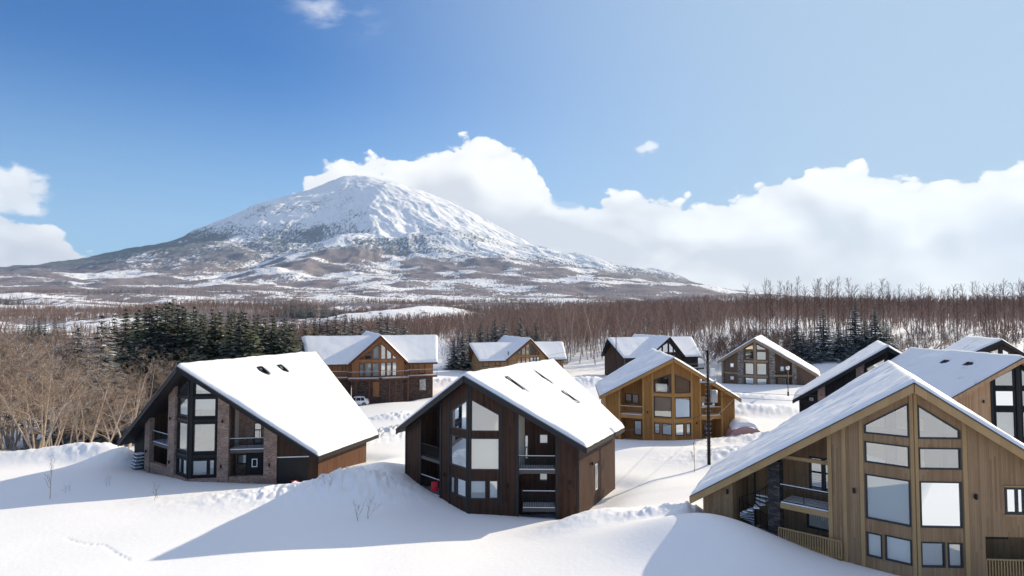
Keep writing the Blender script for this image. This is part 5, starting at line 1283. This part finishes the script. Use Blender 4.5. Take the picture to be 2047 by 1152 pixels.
# thin saplings in the snow
def sapling(px, py, H, key, label, group=None, sx=1.0):
    d = 40.0
    for _ in range(30):
        x = (px - 1023.5) / FPX * d; d = d * .5 + .5 * (CAMZ - gz(x, d)) * FPX / (py - HORIZ)
    x = (px - 1023.5) / FPX * d; place(key, 'sapling', label, 'sapling', x, d, H, group, sx)
for s_ in range(2):
    T, B_ = bare_tree(110 + s_, 2, stems=2, levels=2, kids=(4, 2), trunk_r=.022, clear=.2, up=.9, spread=.5, twig_r=.007)
    proto('twig%d' % s_, ([('trunk', T.mesh('trunk', M['barkdark'])), ('crown', B_.mesh('crown', M['barkdark']))], 1.7))
T, B_ = bare_tree(115, 5, levels=3, kids=(10, 4, 3), trunk_r=.04, clear=.3, up=.9, spread=.6, twig_r=.008, kidlen=.35)
proto('birchling', ([('trunk', T.mesh('trunk', M['bark'])), ('crown', B_.mesh('crown', M['twig']))], 4.4))
sapling(733, 1034, 1.7, 'twig0', 'forked dark twig sapling in the blue shadow left of the dark brown chalet', sx=1.2)
sapling(228, 968, 1.0, 'twig1', 'small dark twigs poking from the shaded snow left of the brick chalet')
sapling(145, 980, .8, 'twig0', 'short dark stick in the shaded snow at the far left')
sapling(325, 992, 1.3, 'twig1', 'pale thin twigs in the snow just before the brick chalet', sx=1.3)
sapling(660, 972, 1.0, 'twig0', 'dark twigs at the foot of the ploughed bank', sx=1.3)
sapling(1088, 1030, 1.0, 'twig1', 'short pale stick before the right railing of the dark brown chalet', sx=.5)
sapling(1383, 940, 3.6, 'birchling', 'thin pale young birch left of the tall utility pole')
sapling(112, 992, 3.4, 'birchling', 'slanting young tree at the foot of the nearest left tree')
sapling(1665, 700, 3.0, 'birchling', 'small bare tree between the dark firs') if 0 else None

# ------------------------------------------------------------------ air
def haze():
    x0, x1, y0, y1, z0, z1 = -11200, 11200, -11200, 11200, -60, 1720
    v = [(x, y, z) for z in (-.5, .5) for y in (-.5, .5) for x in (-.5, .5)]
    f = [(0, 2, 3, 1), (4, 5, 7, 6), (0, 1, 5, 4), (1, 3, 7, 5), (3, 2, 6, 7), (2, 0, 4, 6)]
    m = bpy.data.materials.new('haze'); m.use_nodes = True; q = NT(m.node_tree)
    vo = q.n('ShaderNodeVolumePrincipled', i_Color=(0.52, 0.73, 1.0, 1), i_Density=HAZE, i_Anisotropy=0.2)
    q.t.links.new(vo.outputs[0], q.n('ShaderNodeOutputMaterial').inputs['Volume'])
    o = mesh_obj('haze', v, f, m); o['kind'] = 'stuff'; o.location = ((x0 + x1) / 2, (y0 + y1) / 2, (z0 + z1) / 2); o.scale = (x1 - x0, y1 - y0, z1 - z0)
HAZE = 4.5e-5
haze()
S.cycles.max_bounces = 8; S.cycles.transparent_max_bounces = 24; S.cycles.volume_bounces = 0
S.cycles.use_adaptive_sampling = True; S.cycles.use_denoising = True; S.cycles.denoiser = 'OPENIMAGEDENOISE'; S.cycles.denoising_input_passes = 'RGB_ALBEDO_NORMAL'; S.cycles.denoising_prefilter = 'ACCURATE'
